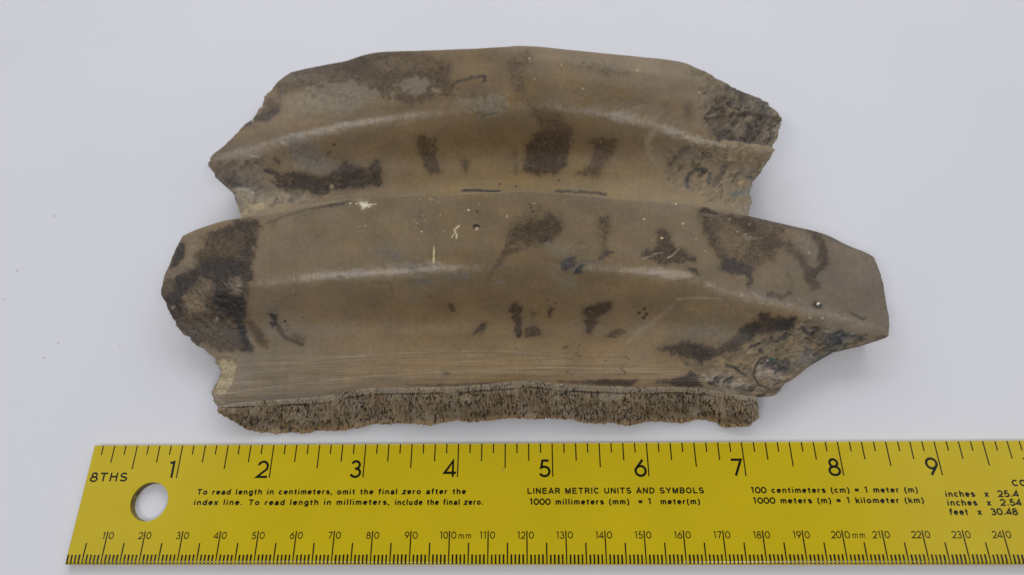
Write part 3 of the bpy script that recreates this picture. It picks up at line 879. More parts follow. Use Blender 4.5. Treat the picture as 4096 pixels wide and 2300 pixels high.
bm3 = sstep(6, -12, brk3 + 8 * R.mid) * .5
bb = np.maximum(np.maximum(bm, bm2), bm3)
R.rough += (.7 - R.rough) * bb
ru, rv = R.X + 9 * R.w1, R.Y + 9 * R.w2
rg = fbm((ru * .8 + rv * .6) / 13, (rv * .8 - ru * .6) / 24, 95, 5, .6)
f1, f2, cid = cells((ru * .8 + rv * .6) / 15, (rv * .8 - ru * .6) / 24, 97)
rg += .8 * (cid - .5) - .5 * sstep(.12, .0, f2 - f1)
hollow = sstep(.25, .55, fbm((ru * .8 + rv * .6) / 13, (rv * .8 - ru * .6) / 26, 98, 3, .5))
R.dz += bb * (.4 * rg + .10 * R.mid - .5 * hollow)
R.rgb *= (1 + bb * (.20 * rg + .14 * R.mid))[..., None]
R.rgb *= (1 - bb[..., None] * np.array([.06, .04, .0]))
R.rgb += (np.array([50, 46, 43]) - R.rgb) * (.55 * bb * hollow)[..., None]
R.dz += .10 * fbm(R.X / 60, R.Y / 40, 56, 3) + .02 * R.mid
R.dz -= .9 * sstep(4, -4, poly_sdf(R.X, R.Y, pts('B 1690,690 1810,838 1950,856 2200,888 2320,860 2300,700 2000,640')))

GAIN = 0.62                      # light level on the table: seen value / reflectance


def base_colour(p):
    return lin(np.clip(p.rgb, 8, 235)) / GAIN


PF = survey(DF[..., 0], DF[..., 1], DF[..., 2])
PR = survey(DR[..., 0], DR[..., 1], DR[..., 2])


def normals(P):
    du = np.gradient(P, axis=1)
    dv = np.gradient(P, axis=0)
    n = np.cross(du, dv)
    n /= np.linalg.norm(n, axis=-1, keepdims=True) + 1e-12
    return n


for P, p in ((PF, F), (PR, R)):
    n = normals(P)
    n *= np.sign(n[..., 2:3] + 1e-9) * 1.0
    P += n * p.dz[..., None] * np.clip(n[..., 2:3] * 1.5, 0, 1)

specimen = empty('fossil_fragment', (0.12, 0.06, TABLE_Z * MM),
                 'brown mottled fossil fragment with two smooth ridges, lying above the yellow ruler', 'fossil')
OFF = np.array([120, 60, TABLE_Z])
front_me = grid_mesh('front_ridge', PF - OFF, base_colour(F), F.rough)
rear_me = grid_mesh('rear_ridge', PR - OFF, base_colour(R), R.rough)
fo = link('front_ridge', front_me, FOSSIL, specimen)
fo['label'] = 'nearer ridge with a dark stained left end and a pale blunt right end'
ro = link('rear_ridge', rear_me, FOSSIL, specimen)
ro['label'] = 'farther ridge with grey crust and a jagged right end'

# ------------------------------------------------------------------ the rough broken edge along the front
RIM_BOTTOM = ('F 512,640 560,668 620,712 700,762 800,787 900,795 1000,790 1130,793 1250,772 1380,778 1480,760 1560,750 1650,722 1750,733 1830,712 1900,728 2000,722 2070,733 2150,712 2280,697 2350,712 2576,692 '
              'G 100,690 270,681 480,688 540,680 640,690 760,697 800,722 960,722 1000,715 1080,733 1150,737 1230,712 1330,706 1540,717 1600,695 1690,690 1760,706 1820,738 1850,757 1930,745 2010,748 2045,715 2082,680')


def rim():
    nc, nr = 1100, 110
    a = resample(FRONT[0][0], FRONT[0][1], nc)
    a[:, 2] = DF[0, :, 2][np.linspace(0, NC - 1, nc).astype(int)]
    p = pts(RIM_BOTTOM)
    u = np.linspace(0, 1, nc)
    s = (p[:, 0] - p[0, 0]) / (p[-1, 0] - p[0, 0])
    y = np.interp(u, s, p[:, 1])
    y = smooth1(y, 3.0, 0)
    b = np.stack([p[0, 0] + u * (p[-1, 0] - p[0, 0]), y, pchip([0, .1, .3, .5, .75, .9, 1], np.array([1.6, -1.9, -0.9, 0.4, -0.2, -1.9, 0.1]), u)], -1)
    v = np.linspace(0, 1, nr)[:, None, None]
    D = a[None] * (1 - v) + b[None] * v
    vv = np.repeat(v[..., 0], nc, 1)
    # both ends curl round the corner
    P = survey(D[..., 0], D[..., 1], D[..., 2])
    n = normals(P)
    n *= np.where(n[..., 1:2] > 0, -1, 1)
    X, Y = D[..., 0], D[..., 1]
    f1, f2, cid = cells(X / 6.2 + .35 * fbm(X / 12, Y / 22, 3), Y / 23.0, 4)
    g1, g2, gid = cells(X / 3.4 + .3 * fbm(X / 6, Y / 9, 13), Y / 7.5, 14)
    crack = sstep(.16, .02, f2 - f1) * sstep(-.15, .35, fbm(X / 30, Y / 40, 61, 3) + .15)
    small = sstep(.22, .02, g2 - g1)
    col_n = fbm(X / 5, Y / 26, 62, 4, .6)
    pit = sstep(.26, .55, fbm(X / 4.0, Y / 10, 63, 3, .55) + .18 * fbm(X / 45, Y / 40, 60, 2)) * sstep(.05, .2, vv)
    enam = sstep(.17, .14, vv + .03 * fbm(X / 40, X * 0, 64, 2))
    seam = np.exp(-((vv + .03 * fbm(X / 40, X * 0, 64, 2) - .17) / .022) ** 2) * sstep(-.3, .2, fbm(X / 50, Y * 0, 65, 2))
    relief = .28 * col_n + .20 * (cid - .5) + .12 * (gid - .5) - .45 * crack * (1 - .5 * enam) - .10 * small - .55 * pit - .3 * seam + .15 * enam
    nod = sstep(.86, .97, vv)
    h1, h2, hid = cells(X / 9.0, Y / 9.0, 24)
    relief += nod * (.75 * np.clip(.7 - h1, 0, 1) + .5 * hid)
    bulge = .9 * np.sin(np.pi * np.clip(vv, 0, 1))
    edge = sstep(0, .03, vv)
    P = P + n * ((relief + bulge) * edge)[..., None]
    P[..., 2] = np.maximum(P[..., 2], TABLE_Z + .05)
    # little teeth along the lower outline
    P[..., 2] -= (nod ** 2) * (.5 * (hid - .5) + .35 * fbm(X / 5, X * 0, 66, 3))
    P[..., 2] = np.maximum(P[..., 2], TABLE_Z + .05)
    rgb = np.zeros(P.shape) + np.array([112, 99, 81.])
    big = fbm(X / 60, Y / 40, 67, 3)
    rgb *= (1 + .16 * big + .15 * (gid - .5) + .16 * (cid - .5) + .12 * col_n)[..., None]
    warm = sstep(.1, .5, fbm(X / 28, Y / 22, 68, 3))
    rgb += (np.array([100, 80, 58]) - rgb) * (.5 * warm)[..., None]
    grey = sstep(.0, .5, fbm(X / 34, Y / 30, 69, 3))
    rgb += (np.array([140, 133, 124]) - rgb) * (.5 * grey)[..., None]
    rgb += (np.array([128, 120, 107]) - rgb) * (.65 * enam)[..., None]
    rgb += (np.array([150, 124, 84]) - rgb) * (.6 * nod)[..., None]
    dk = np.clip(crack * .65 + pit * .68 + seam * .5 + .12 * small, 0, .95)
    rgb += (np.array([34, 31, 28]) - rgb) * dk[..., None]
    spk = noise(X / 1.6, Y / 1.6, 77) > .93
    rgb[spk] = rgb[spk] * .5 + np.array([165, 155, 138]) * .5
    me = grid_mesh('broken_edge', P - OFF, lin(np.clip(rgb, 8, 230)) / GAIN * np.array([.92, .87, .81]), np.full(X.shape, .75), flip=True)
    link('broken_edge', me, FOSSIL, specimen)
    return P


PRIM = rim()


# ------------------------------------------------------------------ underside and side walls, so that the shell is solid
def underside():
    plain = np.array([84, 73, 60.])
    V, Q = [], []

    def strip(top, bot, close=False):
        b0 = sum(len(v) for v in V)
        n = len(top)
        V.append(top)
        V.append(bot)
        for i in range(n - 1):
            Q.append((b0 + i, b0 + i + 1, b0 + n + i + 1, b0 + n + i))

    def under(P, thick):
        B = P[::5, ::6].copy()
        if (P.shape[0] - 1) % 5:
            B = np.concatenate([B, P[-1:, ::6]], 0)
        if (P.shape[1] - 1) % 6:
            last = P[::5, -1:]
            if (P.shape[0] - 1) % 5:
                last = np.concatenate([last, P[-1:, -1:]], 0)
            B = np.concatenate([B, last], 1)
        T = B.copy()
        c = np.array([120, 62, 0])
        d = B - c
        d[..., 2] = 0
        L = np.linalg.norm(d, axis=-1, keepdims=True) + 1e-9
        B = B - d / L * np.minimum(2.2, L)
        B[..., 2] = np.maximum(B[..., 2] - thick, TABLE_Z + .15)
        B[..., 2] += .3 * fbm(B[..., 0] / 5, B[..., 1] / 5, 41, 3)
        B[..., 2] = np.minimum(np.maximum(B[..., 2], TABLE_Z + .1), T[..., 2] - .6)
        return T, B

    for P, th in ((PF, 9.0), (PR, 9.5)):
        T, B = under(P, th)
        r, c = B.shape[:2]
        b0 = sum(len(v) for v in V)
        V.append(B.reshape(-1, 3))
        for i in range(r - 1):
            for j in range(c - 1):
                Q.append((b0 + i * c + j, b0 + (i + 1) * c + j, b0 + (i + 1) * c + j + 1, b0 + i * c + j + 1))
        for tp, bt in ((T[:, 0], B[:, 0]), (T[:, -1], B[:, -1]), (T[-1], B[-1]), (T[0], B[0])):
            strip(tp - np.array([0, 0, .05]), bt)
    T, B = under(PF, 9.0)
    me = bpy.data.meshes.new('underside')
    allv = (np.concatenate(V, 0) - OFF) * MM
    me.from_pydata(allv.tolist(), [], Q)
    a = me.color_attributes.new('base_and_stain', 'FLOAT_COLOR', 'POINT')
    v = np.ones((len(allv), 4), np.float32)
    v[:, :3] = lin(plain) / GAIN * (1 + .35 * fbm(allv[:, 0] * 300, allv[:, 1] * 300, 42, 3))[:, None]
    a.data.foreach_set('color', v.ravel())
    w = me.attributes.new('wear', 'FLOAT', 'POINT')
    w.data.foreach_set('value', np.full(len(allv), .75, np.float32))
    me.polygons.foreach_set('use_smooth', np.full(len(Q), True))
    me.update()
    o = link('underside', me, FOSSIL, specimen)


underside()

# ------------------------------------------------------------------ the ruler
m, nt, b = mat_nodes('yellow_enamel')
tc = N(nt, 'ShaderNodeTexCoord')
n1 = N(nt, 'ShaderNodeTexNoise')
n1.inputs['Scale'].default_value = 60
n1.inputs['Detail'].default_value = 5
nt.links.new(tc.outputs['Object'], n1.inputs['Vector'])
cr = N(nt, 'ShaderNodeValToRGB')
cr.color_ramp.elements[0].position = .3
cr.color_ramp.elements[0].color = (0.535, 0.398, 0.003, 1)
cr.color_ramp.elements[1].position = .75
cr.color_ramp.elements[1].color = (0.570, 0.428, 0.004, 1)
nt.links.new(n1.outputs['Fac'], cr.inputs['Fac'])
# faint handling smudges
n3 = N(nt, 'ShaderNodeTexVoronoi')
n3.inputs['Scale'].default_value = 62
nt.links.new(tc.outputs['Object'], n3.inputs['Vector'])
sm = N(nt, 'ShaderNodeMapRange')
sm.inputs['From Min'].default_value = .05
sm.inputs['From Max'].default_value = .0
sm.inputs['To Max'].default_value = .55
nt.links.new(n3.outputs['Distance'], sm.inputs['Value'])
mx = N(nt, 'ShaderNodeMixRGB')
mx.inputs['Color2'].default_value = (0.30, 0.22, 0.05, 1)
nt.links.new(sm.outputs[0], mx.inputs['Fac'])
nt.links.new(cr.outputs['Color'], mx.inputs['Color1'])
nt.links.new(mx.outputs['Color'], b.inputs['Base Color'])
n2 = N(nt, 'ShaderNodeTexNoise')
n2.inputs['Scale'].default_value = 400
nt.links.new(tc.outputs['Object'], n2.inputs['Vector'])
rm = N(nt, 'ShaderNodeMapRange')
rm.inputs['To Min'].default_value = .13
rm.inputs['To Max'].default_value = .22
nt.links.new(n2.outputs['Fac'], rm.inputs['Value'])
nt.links.new(rm.outputs[0], b.inputs['Roughness'])
b.inputs['Specular IOR Level'].default_value = .45
YELLOW = m
m, nt, b = mat_nodes('black_ink')
tc = N(nt, 'ShaderNodeTexCoord')
n1 = N(nt, 'ShaderNodeTexNoise')
n1.inputs['Scale'].default_value = 1800
nt.links.new(tc.outputs['Object'], n1.inputs['Vector'])
cr = N(nt, 'ShaderNodeValToRGB')
cr.color_ramp.elements[0].color = (0.003, 0.004, 0.001, 1)
cr.color_ramp.elements[1].color = (0.009, 0.010, 0.003, 1)
nt.links.new(n1.outputs['Fac'], cr.inputs['Fac'])
nt.links.new(cr.outputs['Color'], b.inputs['Base Color'])
b.inputs['Roughness'].default_value = .2
b.inputs['Specular IOR Level'].default_value = .35
INK = m

RLEN, RTOP, RBOT, BEV = 305.0, 0.25, -30.25, 0.7
ruler = empty('ruler', (0, 0, TABLE_Z * MM), 'yellow ruler with black inch and millimetre scales and a round hanging hole', 'ruler')


def ruler_body():
    T = -TABLE_Z - 0.04
    # plan outline pulled in by the bevel, hole pushed out by it
    x0, x1, y0, y1 = .45, RLEN, RBOT, RTOP
    # top face + chamfer + wall built by hand so the chamfer along the graduated edge can differ
    bmh = bmesh.new()
    hc, hr = (19.3, -14.75), 4.85
    nseg = 64
    levels = [(1.0, 0.0), (0.72, -0.02), (0.40, -0.105), (0.15, -0.26), (0.0, -0.55), (0.0, -T)]

    def rect(ins, z):
        # the lower, graduated edge has the wider chamfer
        a = ins * .55
        k = ins * 1.25
        return [bmh.verts.new((x0 + a, y0 + k, z)), bmh.verts.new((x1 - a, y0 + k, z)), bmh.verts.new((x1 - a, y1 - a, z)), bmh.verts.new((x0 + a, y1 - a, z))]

    def ring(ins, z):
        r = hr + ins * .5
        return [bmh.verts.new((hc[0] + r * math.cos(2 * math.pi * k / nseg), hc[1] + r * math.sin(2 * math.pi * k / nseg), z)) for k in range(nseg)]
    R_ = [rect(i, z) for i, z in levels]
    H_ = [ring(i, z) for i, z in (levels[0], (.3, -.05), levels[-1])]
    for L_ in (R_, H_[:2]):
        for a, b_ in zip(L_[:-1], L_[1:]):
            n = len(a)
            for k in range(n):
                f = (a[k], b_[k], b_[(k + 1) % n], a[(k + 1) % n])
                bmh.faces.new(f if L_ is R_ else f[::-1])
    # cap with a hole: quadrant fans
    for lev, up in ((0, True), (-1, False)):
        rv, hv = R_[lev], H_[lev]
        order = {2: (0, nseg // 4), 3: (nseg // 4, nseg // 2), 0: (nseg // 2, 3 * nseg // 4), 1: (3 * nseg // 4, nseg)}
        for q, (a, b_) in order.items():
            for k in range(a, b_):
                f = [rv[q], hv[(k + 1) % nseg], hv[k]]
                bmh.faces.new(f if up else f[::-1])
        for q, k in ((2, nseg // 4), (3, nseg // 2), (0, 3 * nseg // 4), (1, 0)):
            nx = {2: 3, 3: 0, 0: 1, 1: 2}[q]
            f = [rv[q], rv[nx], hv[k]]
            bmh.faces.new(f if up else f[::-1])
    bmesh.ops.recalc_face_normals(bmh, faces=bmh.faces)
    bmesh.ops.translate(bmh, verts=bmh.verts, vec=(0, 0, -TABLE_Z))
    bmesh.ops.scale(bmh, verts=bmh.verts, vec=(MM, MM, MM))
    me = bpy.data.meshes.new('ruler_body')
    bmh.to_mesh(me)
    bmh.free()
    for p in me.polygons:
        p.use_smooth = abs(p.normal.z) < .995
    return me


link('ruler_body', ruler_body(), YELLOW, ruler)
m, nt, b = mat_nodes('brown_cut_edge')  # hole wall in a mottled brown, darker than the enamel
tc = N(nt, 'ShaderNodeTexCoord')
n1 = N(nt, 'ShaderNodeTexNoise')
n1.inputs['Scale'].default_value = 500
nt.links.new(tc.outputs['Object'], n1.inputs['Vector'])
cr = N(nt, 'ShaderNodeValToRGB')
cr.color_ramp.elements[0].position = .35
cr.color_ramp.elements[0].color = (0.085, 0.065, 0.015, 1)
cr.color_ramp.elements[1].position = .65
cr.color_ramp.elements[1].color = (0.27, 0.20, 0.03, 1)
nt.links.new(n1.outputs['Fac'], cr.inputs['Fac'])
nt.links.new(cr.outputs['Color'], b.inputs['Base Color'])
b.inputs['Roughness'].default_value = .6
bmh = bmesh.new()
lo, hi = [], []
for k in range(64):
    c_, s_ = math.cos(2 * math.pi * k / 64), math.sin(2 * math.pi * k / 64)
    hi.append(bmh.verts.new(((19.3 + 5.0 * c_) * MM, (-14.75 + 5.0 * s_) * MM, (-TABLE_Z - .05) * MM)))
    lo.append(bmh.verts.new(((19.3 + 4.85 * c_) * MM, (-14.75 + 4.85 * s_) * MM, .05 * MM)))
for k in range(64):
    f = bmh.faces.new((hi[k], hi[(k + 1) % 64], lo[(k + 1) % 64], lo[k]))
    f.smooth = True
me = bpy.data.meshes.new('hole_wall')
bmh.to_mesh(me)
bmh.free()
link('hole_wall', me, m, ruler)
UP = -TABLE_Z + 0.012


def flat(name, polys, parent=ruler):
    V, Fc = [], []
    for p in polys:
        b0 = len(V)
        V += [(x * MM, y * MM, (z + UP) * MM) for x, y, z in p]
        Fc.append(tuple(range(b0, b0 + len(p))))
    me = bpy.data.meshes.new(name)
    me.from_pydata(V, [], Fc)
    me.update()
    return link(name, me, INK, parent)


def bar(x, y0, y1, w):
    return [[(x - w / 2, y1, 0), (x + w / 2, y1, 0), (x + w / 2, y0, 0), (x - w / 2, y0, 0)]]


def edge_bar(x, y0, w):
    """a millimetre stroke that runs down over the rounded lower edge"""
    prof = [(y0, 0), (RBOT + 1.25, 0), (RBOT + .90, -.02), (RBOT + .50, -.105), (RBOT + .19, -.26)]
    out = []
    for (ya, za), (yb, zb) in zip(prof[:-1], prof[1:]):
        out.append([(x - w / 2, yb, zb), (x + w / 2, yb, zb), (x + w / 2, ya, za), (x - w / 2, ya, za)])
    return out


rng = random.Random(4)
ticks = []
for k in range(1, 96):
    x = k * 25.4 / 8
    L = 8.7 if k % 8 == 0 else 6.3 if k % 4 == 0 else 4.55 if k % 2 == 0 else 2.45
    ticks += bar(x, .05, -L, .33)
flat('inch_marks', ticks)['kind'] = 'stuff'
ticks = []
for k in range(1, 304):
    if k % 10 == 0:
        ticks += edge_bar(k, -22.15, .34)
    elif k % 5 == 0:
        ticks += edge_bar(k, -25.05, .36)
    else:
        ticks += edge_bar(k, -27.85 + rng.uniform(-.06, .06), .47 + rng.uniform(-.03, .03))
flat('millimetre_marks', ticks)['kind'] = 'stuff'


def arc(cx, cy, rx, ry, a0, a1, n=22):
    return [(cx + rx * math.cos(math.radians(a0 + (a1 - a0) * i / n)), cy + ry * math.sin(math.radians(a0 + (a1 - a0) * i / n))) for i in range(n + 1)]


GLYPH = {   # strokes in a unit box, width about .62, height 1
    '0': [arc(.33, .5, .30, .46, 0, 360, 34)],
    '1': [[(.08, .90), (.30, .96), (.30, .0)]],
    '2': [arc(.33, .66, .27, .30, 165, -35, 18) + [(.05, .04), (.64, .04)]],
    '3': [arc(.31, .73, .22, .23, 160, -90, 18)[:-1] + [(.27, .50)], [(.27, .52)] + arc(.31, .27, .27, .25, 88, -160, 20)],
    '4': [[(.50, 0), (.50, .95), (.03, .24), (.68, .24)]],
    '5': [[(.56, .95), (.20, .95), (.13, .53)] + arc(.31, .30, .28, .28, 115, -155, 22)],
    '6': [arc(.33, .31, .28, .29, 0, 360, 30), [(.48, .98), (.08, .43)]],
    '7': [[(.04, .95), (.60, .95), (.22, 0)]],
    '8': [arc(.33, .73, .21, .22, 0, 360, 26), arc(.33, .27, .28, .25, 0, 360, 30)],
    '9': [arc(.33, .68, .28, .29, 0, 360, 30), [(.58, .56), (.20, 0)]],
}
ADV = {'1': .48}


def stroke(path, w):
    """ribbon with mitred joints; returns quads"""
    p = np.array(path, float)
    p = p[np.concatenate([[True], np.hypot(*np.diff(p, axis=0).T) > 1e-5])]
    closed = np.hypot(*(p[0] - p[-1])) < 1e-6
    if closed:
        p = p[:-1]
    n = len(p)
    off = np.zeros_like(p)
    for i in range(n):
        a = p[i] - p[i - 1] if (closed or i > 0) else p[1] - p[0]
        c = p[(i + 1) % n] - p[i] if (closed or i < n - 1) else p[-1] - p[-2]
        a = a / np.hypot(*a)
        c = c / np.hypot(*c)
        na, nc_ = np.array([-a[1], a[0]]), np.array([-c[1], c[0]])
        mvec = na + nc_
        L = np.hypot(*mvec)
        mvec = na if L < .2 else mvec / L
        off[i] = mvec * min(w / 2 / max(mvec @ na, .35), w * 1.3)
    out = []
    for i in range(n if closed else n - 1):
        j = (i + 1) % n
        out.append([p[i] + off[i], p[i] - off[i], p[j] - off[j], p[j] + off[j]])
    return out


def number(txt, x, y, h, w, sx=1.0, right=False, gap=.12):
    """polys for a number; x is its left end (or right end)"""
    adv = [ADV.get(c, .66) for c in txt]
    total = (sum(adv) + gap * (len(txt) - 1)) * h * sx
    cx = x - total if right else x
    polys = []
    lift = 0
    for c, a in zip(txt, adv):
        for st in GLYPH[c]:
            st = [(cx + px_ * h * sx, y + py_ * h) for px_, py_ in st]
            for q in stroke(st, w):
                lift += 1
                polys.append([(v[0], v[1], (lift % 7) * .0009) for v in q])
        cx += (a + gap) * h * sx
    return polys


for k in range(1, 12):
    flat('inch_numeral', number(str(k), k * 25.4 - .55, -8.62, 4.35, .64, 1.08 if k < 10 else .58, True))
for k in range(1, 31):
    s = str(k)
    polys = number(s, k * 10 - .42, -24.05, 1.66, .25, 1.02, True, .1) + number('0', k * 10 + .55, -24.05, 1.66, .25, 1.08)
    flat('millimetre_numeral', polys)


GLYPH.update({
    'T': [[(.03, .91), (.67, .91)], [(.35, .91), (.35, 0)]],
    'H': [[(.10, 0), (.10, 1)], [(.62, 0), (.62, 1)], [(.10, .54), (.62, .54)]],
    'S': [arc(.34, .70, .24, .21, 25, 270, 16), arc(.34, .28, .27, .20, 90, -155, 16)],
    'L': [[(.10, 1), (.10, .09), (.58, .09)]],
    'I': [[(.10, 0), (.10, 1)]],
    'N': [[(.10, 0), (.10, 1)], [(.12, .92), (.60, .08)], [(.62, 0), (.62, 1)]],
    'E': [[(.62, .91), (.10, .91), (.10, .09), (.64, .09)], [(.10, .52), (.58, .52)]],
    'A': [[(.04, 0), (.37, .94), (.70, 0)], [(.17, .30), (.57, .30)]],
    'R': [[(.10, 0), (.10, .91), (.40, .91)] + arc(.40, .70, .20, .21, 80, -90, 12) + [(.10, .49)], [(.40, .49), (.64, 0)]],
    'M': [[(.10, 0), (.10, .98)], [(.12, .92), (.40, .10), (.68, .92)], [(.70, 0), (.70, .98)]],
    'C': [arc(.40, .50, .30, .41, 42, 318, 22)],
    'U': [[(.10, 1), (.10, .34)] + arc(.36, .34, .26, .25, 180, 360, 16) + [(.62, 1)]],
    'D': [[(.30, .91), (.10, .91), (.10, .09), (.30, .09)] + arc(.30, .50, .33, .41, -80, 90, 18)],
    'Y': [[(.04, 1), (.36, .46), (.68, 1)], [(.36, .48), (.36, 0)]],
    'B': [[(.38, .52), (.10, .52), (.10, .91), (.38, .91)] + arc(.38, .715, .19, .195, 80, -90, 12), [(.10, .54), (.10, .09), (.40, .09)] + arc(.40, .305, .22, .215, -80, 90, 12)],
    'O': [arc(.40, .50, .31, .41, 0, 360, 30)],
    'a': [[(.10, .52)] + arc(.29, .45, .19, .18, 150, 0, 12) + [(.49, 0)], arc(.28, .21, .19, .13, 0, 360, 20)],
    'c': [arc(.30, .36, .21, .27, 45, 315, 18)],
    'd': [arc(.29, .36, .20, .27, 0, 360, 22), [(.51, 1), (.51, 0)]],
    'e': [[(.10, .38), (.50, .38)] + arc(.30, .36, .21, .27, 6, 318, 20)],
    'f': [[(.38, .91)] + arc(.30, .79, .13, .13, 75, 180, 8) + [(.17, 0)], [(.03, .63), (.36, .63)]],
    'g': [arc(.29, .36, .20, .27, 0, 360, 22), [(.51, .72), (.51, -.04)] + arc(.30, -.03, .21, .17, 0, -150, 12)],
    'h': [[(.11, 1), (.11, 0)], [(.11, .42)] + arc(.30, .42, .18, .22, 160, 0, 12) + [(.48, 0)]],
    'i': [[(.11, .70), (.11, 0)], [(.11, .85), (.11, 1)]],
    'k': [[(.11, 1), (.11, 0)], [(.48, .68), (.13, .30)], [(.23, .40), (.50, 0)]],
    'l': [[(.11, 1), (.11, 0)]],
    'm': [[(.11, .70), (.11, 0)], [(.11, .44)] + arc(.27, .45, .15, .19, 160, 0, 10) + [(.42, 0)], [(.42, .44)] + arc(.58, .45, .15, .19, 160, 0, 10) + [(.73, 0)]],
    'n': [[(.11, .70), (.11, 0)], [(.11, .42)] + arc(.30, .42, .18, .22, 160, 0, 12) + [(.48, 0)]],
    'o': [arc(.31, .36, .22, .27, 0, 360, 24)],
    'r': [[(.11, .70), (.11, 0)], [(.11, .40)] + arc(.31, .42, .20, .21, 165, 75, 8)],
    's': [arc(.27, .505, .17, .13, 25, 270, 14), arc(.27, .23, .19, .145, 90, -155, 14)],
    't': [[(.19, .90), (.19, .20)] + arc(.31, .20, .12, .12, 180, 285, 8), [(.03, .63), (.37, .63)]],
    'u': [[(.11, .70), (.11, .30)] + arc(.29, .28, .18, .20, 180, 350, 12) + [(.49, .35)], [(.49, .70), (.49, 0)]],
    'x': [[(.05, .70), (.48, 0)], [(.48, .70), (.05, 0)]],
    'z': [[(.05, .63), (.46, .63), (.06, .09), (.49, .09)]],
    ',': [[(.11, .16), (.11, .02), (.05, -.14)]],
    '.': [[(.11, 0), (.11, .18)]],
    '(': [arc(.42, .38, .33, .64, 118, 242, 12)],
    ')': [arc(-.08, .38, .33, .64, 62, -62, 12)],
    '=': [[(.05, .60), (.58, .60)], [(.05, .33), (.58, .33)]],
})
ADV.update({'T': .72, 'H': .74, 'S': .70, 'L': .64, 'I': .22, 'N': .74, 'E': .70, 'A': .75, 'R': .72, 'M': .82, 'C': .76, 'U': .74, 'D': .74, 'Y': .74,
            'B': .70, 'O': .82, 'a': .60, 'c': .56, 'd': .62, 'e': .60, 'f': .40, 'g': .62, 'h': .60, 'i': .24, 'k': .54, 'l': .24, 'm': .84, 'n': .60, 'o': .63,
            'r': .42, 's': .54, 't': .41, 'x': .53, 'z': .54, ',': .24, '.': .24, '(': .32, ')': .32, '=': .64, ' ': .34, '1': .48})


def text(name, body, x0, x1, y, cap, bold=.255, word=1.6, char=.15):
    """one line of print, drawn stroke by stroke and set to the measured width"""
    cx, raw = 0.0, []
    for c in body:
        a = ADV.get(c, .66)
        if c == ' ':
            cx += a * word
            continue
        raw.append((c, cx))
        cx += a + char
    sx = (x1 - x0) / ((cx - char) * cap)
    polys, lift = [], 0
    for c, ox in raw:
        for st in GLYPH[c]:
            st = [(x0 + (ox + px_) * cap * sx, y + py_ * cap) for px_, py_ in st]
            for q in stroke(st, cap * bold):
                lift += 1
                polys.append([(v[0], v[1], (lift % 7) * .0009) for v in q])
    flat(name, polys)['kind'] = 'stuff'


text('scale_name', '8THS', 1.7, 12.0, -9.5, 2.35, .19, 1, .16)
text('printed_line', 'To read length in centimeters,', 31.85, 68.4, -13.0, 1.42)
text('printed_line', 'omit the final zero after the', 69.6, 104.0, -13.05, 1.42)
text('printed_line', 'index line.', 31.5, 44.6, -15.65, 1.42)
text('printed_line', 'To read length in millimeters,', 46.2, 83.9, -15.7, 1.42)
text('printed_line', 'include the final zero.', 85.3, 108.6, -15.75, 1.42)
text('printed_line', 'LINEAR METRIC UNITS AND SYMBOLS', 120.2, 166.4, -13.04, 1.5, .23, 1.5)
text('printed_line', '1000 millimeters (mm)  = 1  meter(m)', 120.7, 165.0, -15.75, 1.42)
text('printed_line', '100 centimeters (cm) = 1 meter (m)', 178.5, 221.3, -13.0, 1.42)
text('printed_line', '1000 meters (m) = 1 kilometer (km)', 178.7, 222.2, -15.6, 1.42)
text('printed_line', 'CO', 245.7, 249.4, -11.5, 1.6)
text('printed_line', 'inches  x  25.4', 228.05, 246.55, -14.1, 1.5, .255)
text('printed_line', 'inches  x  2.54', 228.0, 246.6, -16.25, 1.5, .255)
text('printed_line', 'feet  x  30.48', 228.0, 245.0, -18.5, 1.5, .255)
text('unit_name', 'mm', 102.3, 105.7, -24.05, 1.55, .13)
text('unit_name', 'mm', 202.3, 205.7, -24.05, 1.55, .13)

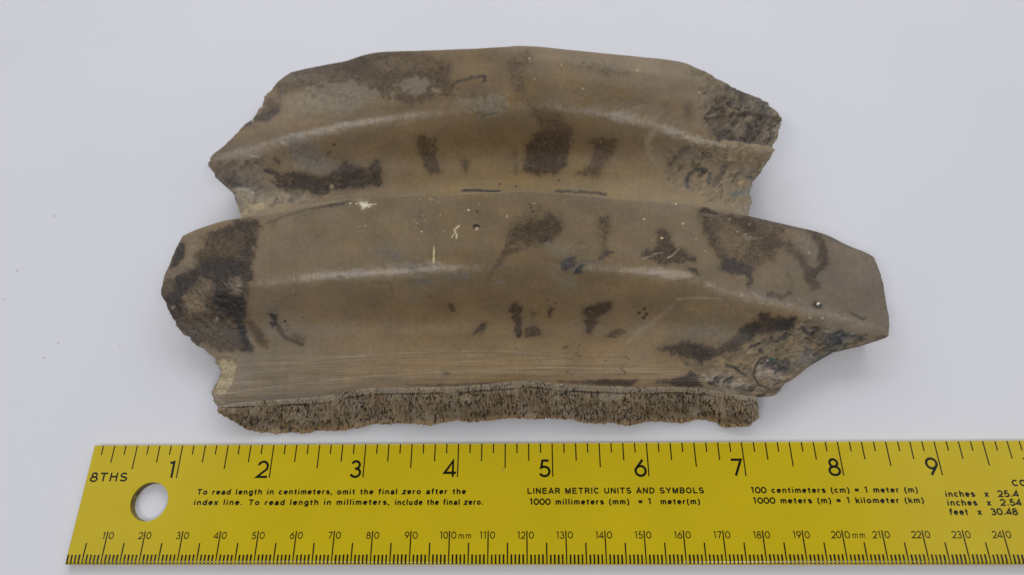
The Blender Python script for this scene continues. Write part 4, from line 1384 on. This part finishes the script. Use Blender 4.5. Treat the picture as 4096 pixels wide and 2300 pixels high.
# ------------------------------------------------------------------ the white table
m, nt, b = mat_nodes('white_laminate')
tc = N(nt, 'ShaderNodeTexCoord')
n1 = N(nt, 'ShaderNodeTexNoise')
n1.inputs['Scale'].default_value = 14
n1.inputs['Detail'].default_value = 6
nt.links.new(tc.outputs['Object'], n1.inputs['Vector'])
cr = N(nt, 'ShaderNodeValToRGB')
cr.color_ramp.elements[0].position = .3
cr.color_ramp.elements[0].color = (0.703, 0.700, 0.750, 1)
cr.color_ramp.elements[1].position = .7
cr.color_ramp.elements[1].color = (0.725, 0.722, 0.772, 1)
nt.links.new(n1.outputs['Fac'], cr.inputs['Fac'])
nt.links.new(cr.outputs['Color'], b.inputs['Base Color'])
b.inputs['Roughness'].default_value = .5
b.inputs['Specular IOR Level'].default_value = .25
WHITE = m
bmh = bmesh.new()
bmesh.ops.create_grid(bmh, x_segments=8, y_segments=8, size=1.2)
me = bpy.data.meshes.new('tabletop')
bmh.to_mesh(me)
bmh.free()
table = link('tabletop', me, WHITE)
table.location = (0.12, 0.1, TABLE_Z * MM)
table['kind'] = 'structure'

m, nt, b = mat_nodes('grey_grit')
tc = N(nt, 'ShaderNodeTexCoord')
n1 = N(nt, 'ShaderNodeTexNoise')
n1.inputs['Scale'].default_value = 3000
nt.links.new(tc.outputs['Object'], n1.inputs['Vector'])
cr = N(nt, 'ShaderNodeValToRGB')
cr.color_ramp.elements[0].color = (0.46, 0.455, 0.45, 1)
cr.color_ramp.elements[1].color = (0.52, 0.515, 0.50, 1)
nt.links.new(n1.outputs['Fac'], cr.inputs['Fac'])
nt.links.new(cr.outputs['Color'], b.inputs['Base Color'])
b.inputs['Roughness'].default_value = .9
GRIT = m


def speck(px, py, r, n):
    c = survey(np.array([px]), np.array([py]), np.array([TABLE_Z]))[0]
    bmh = bmesh.new()
    bmesh.ops.create_icosphere(bmh, subdivisions=1, radius=r * MM)
    rr = random.Random(n)
    for v in bmh.verts:
        v.co *= rr.uniform(.8, 1.2)
        v.co.z *= .12
    me = bpy.data.meshes.new('speck')
    bmh.to_mesh(me)
    bmh.free()
    o = link('speck', me, GRIT, table)
    o.location = Vector(c * MM) - table.location + Vector((0, 0, r * .05 * MM))


for n, (px, py, r) in enumerate([(43, 680, .42), (147, 862, .38), (110, 900, .35), (301, 870, .3), (137, 543, .4), (9, 752, .28), (1420, 1039, .22), (1018, 1095, .2)]):
    speck(px, py, r, n)
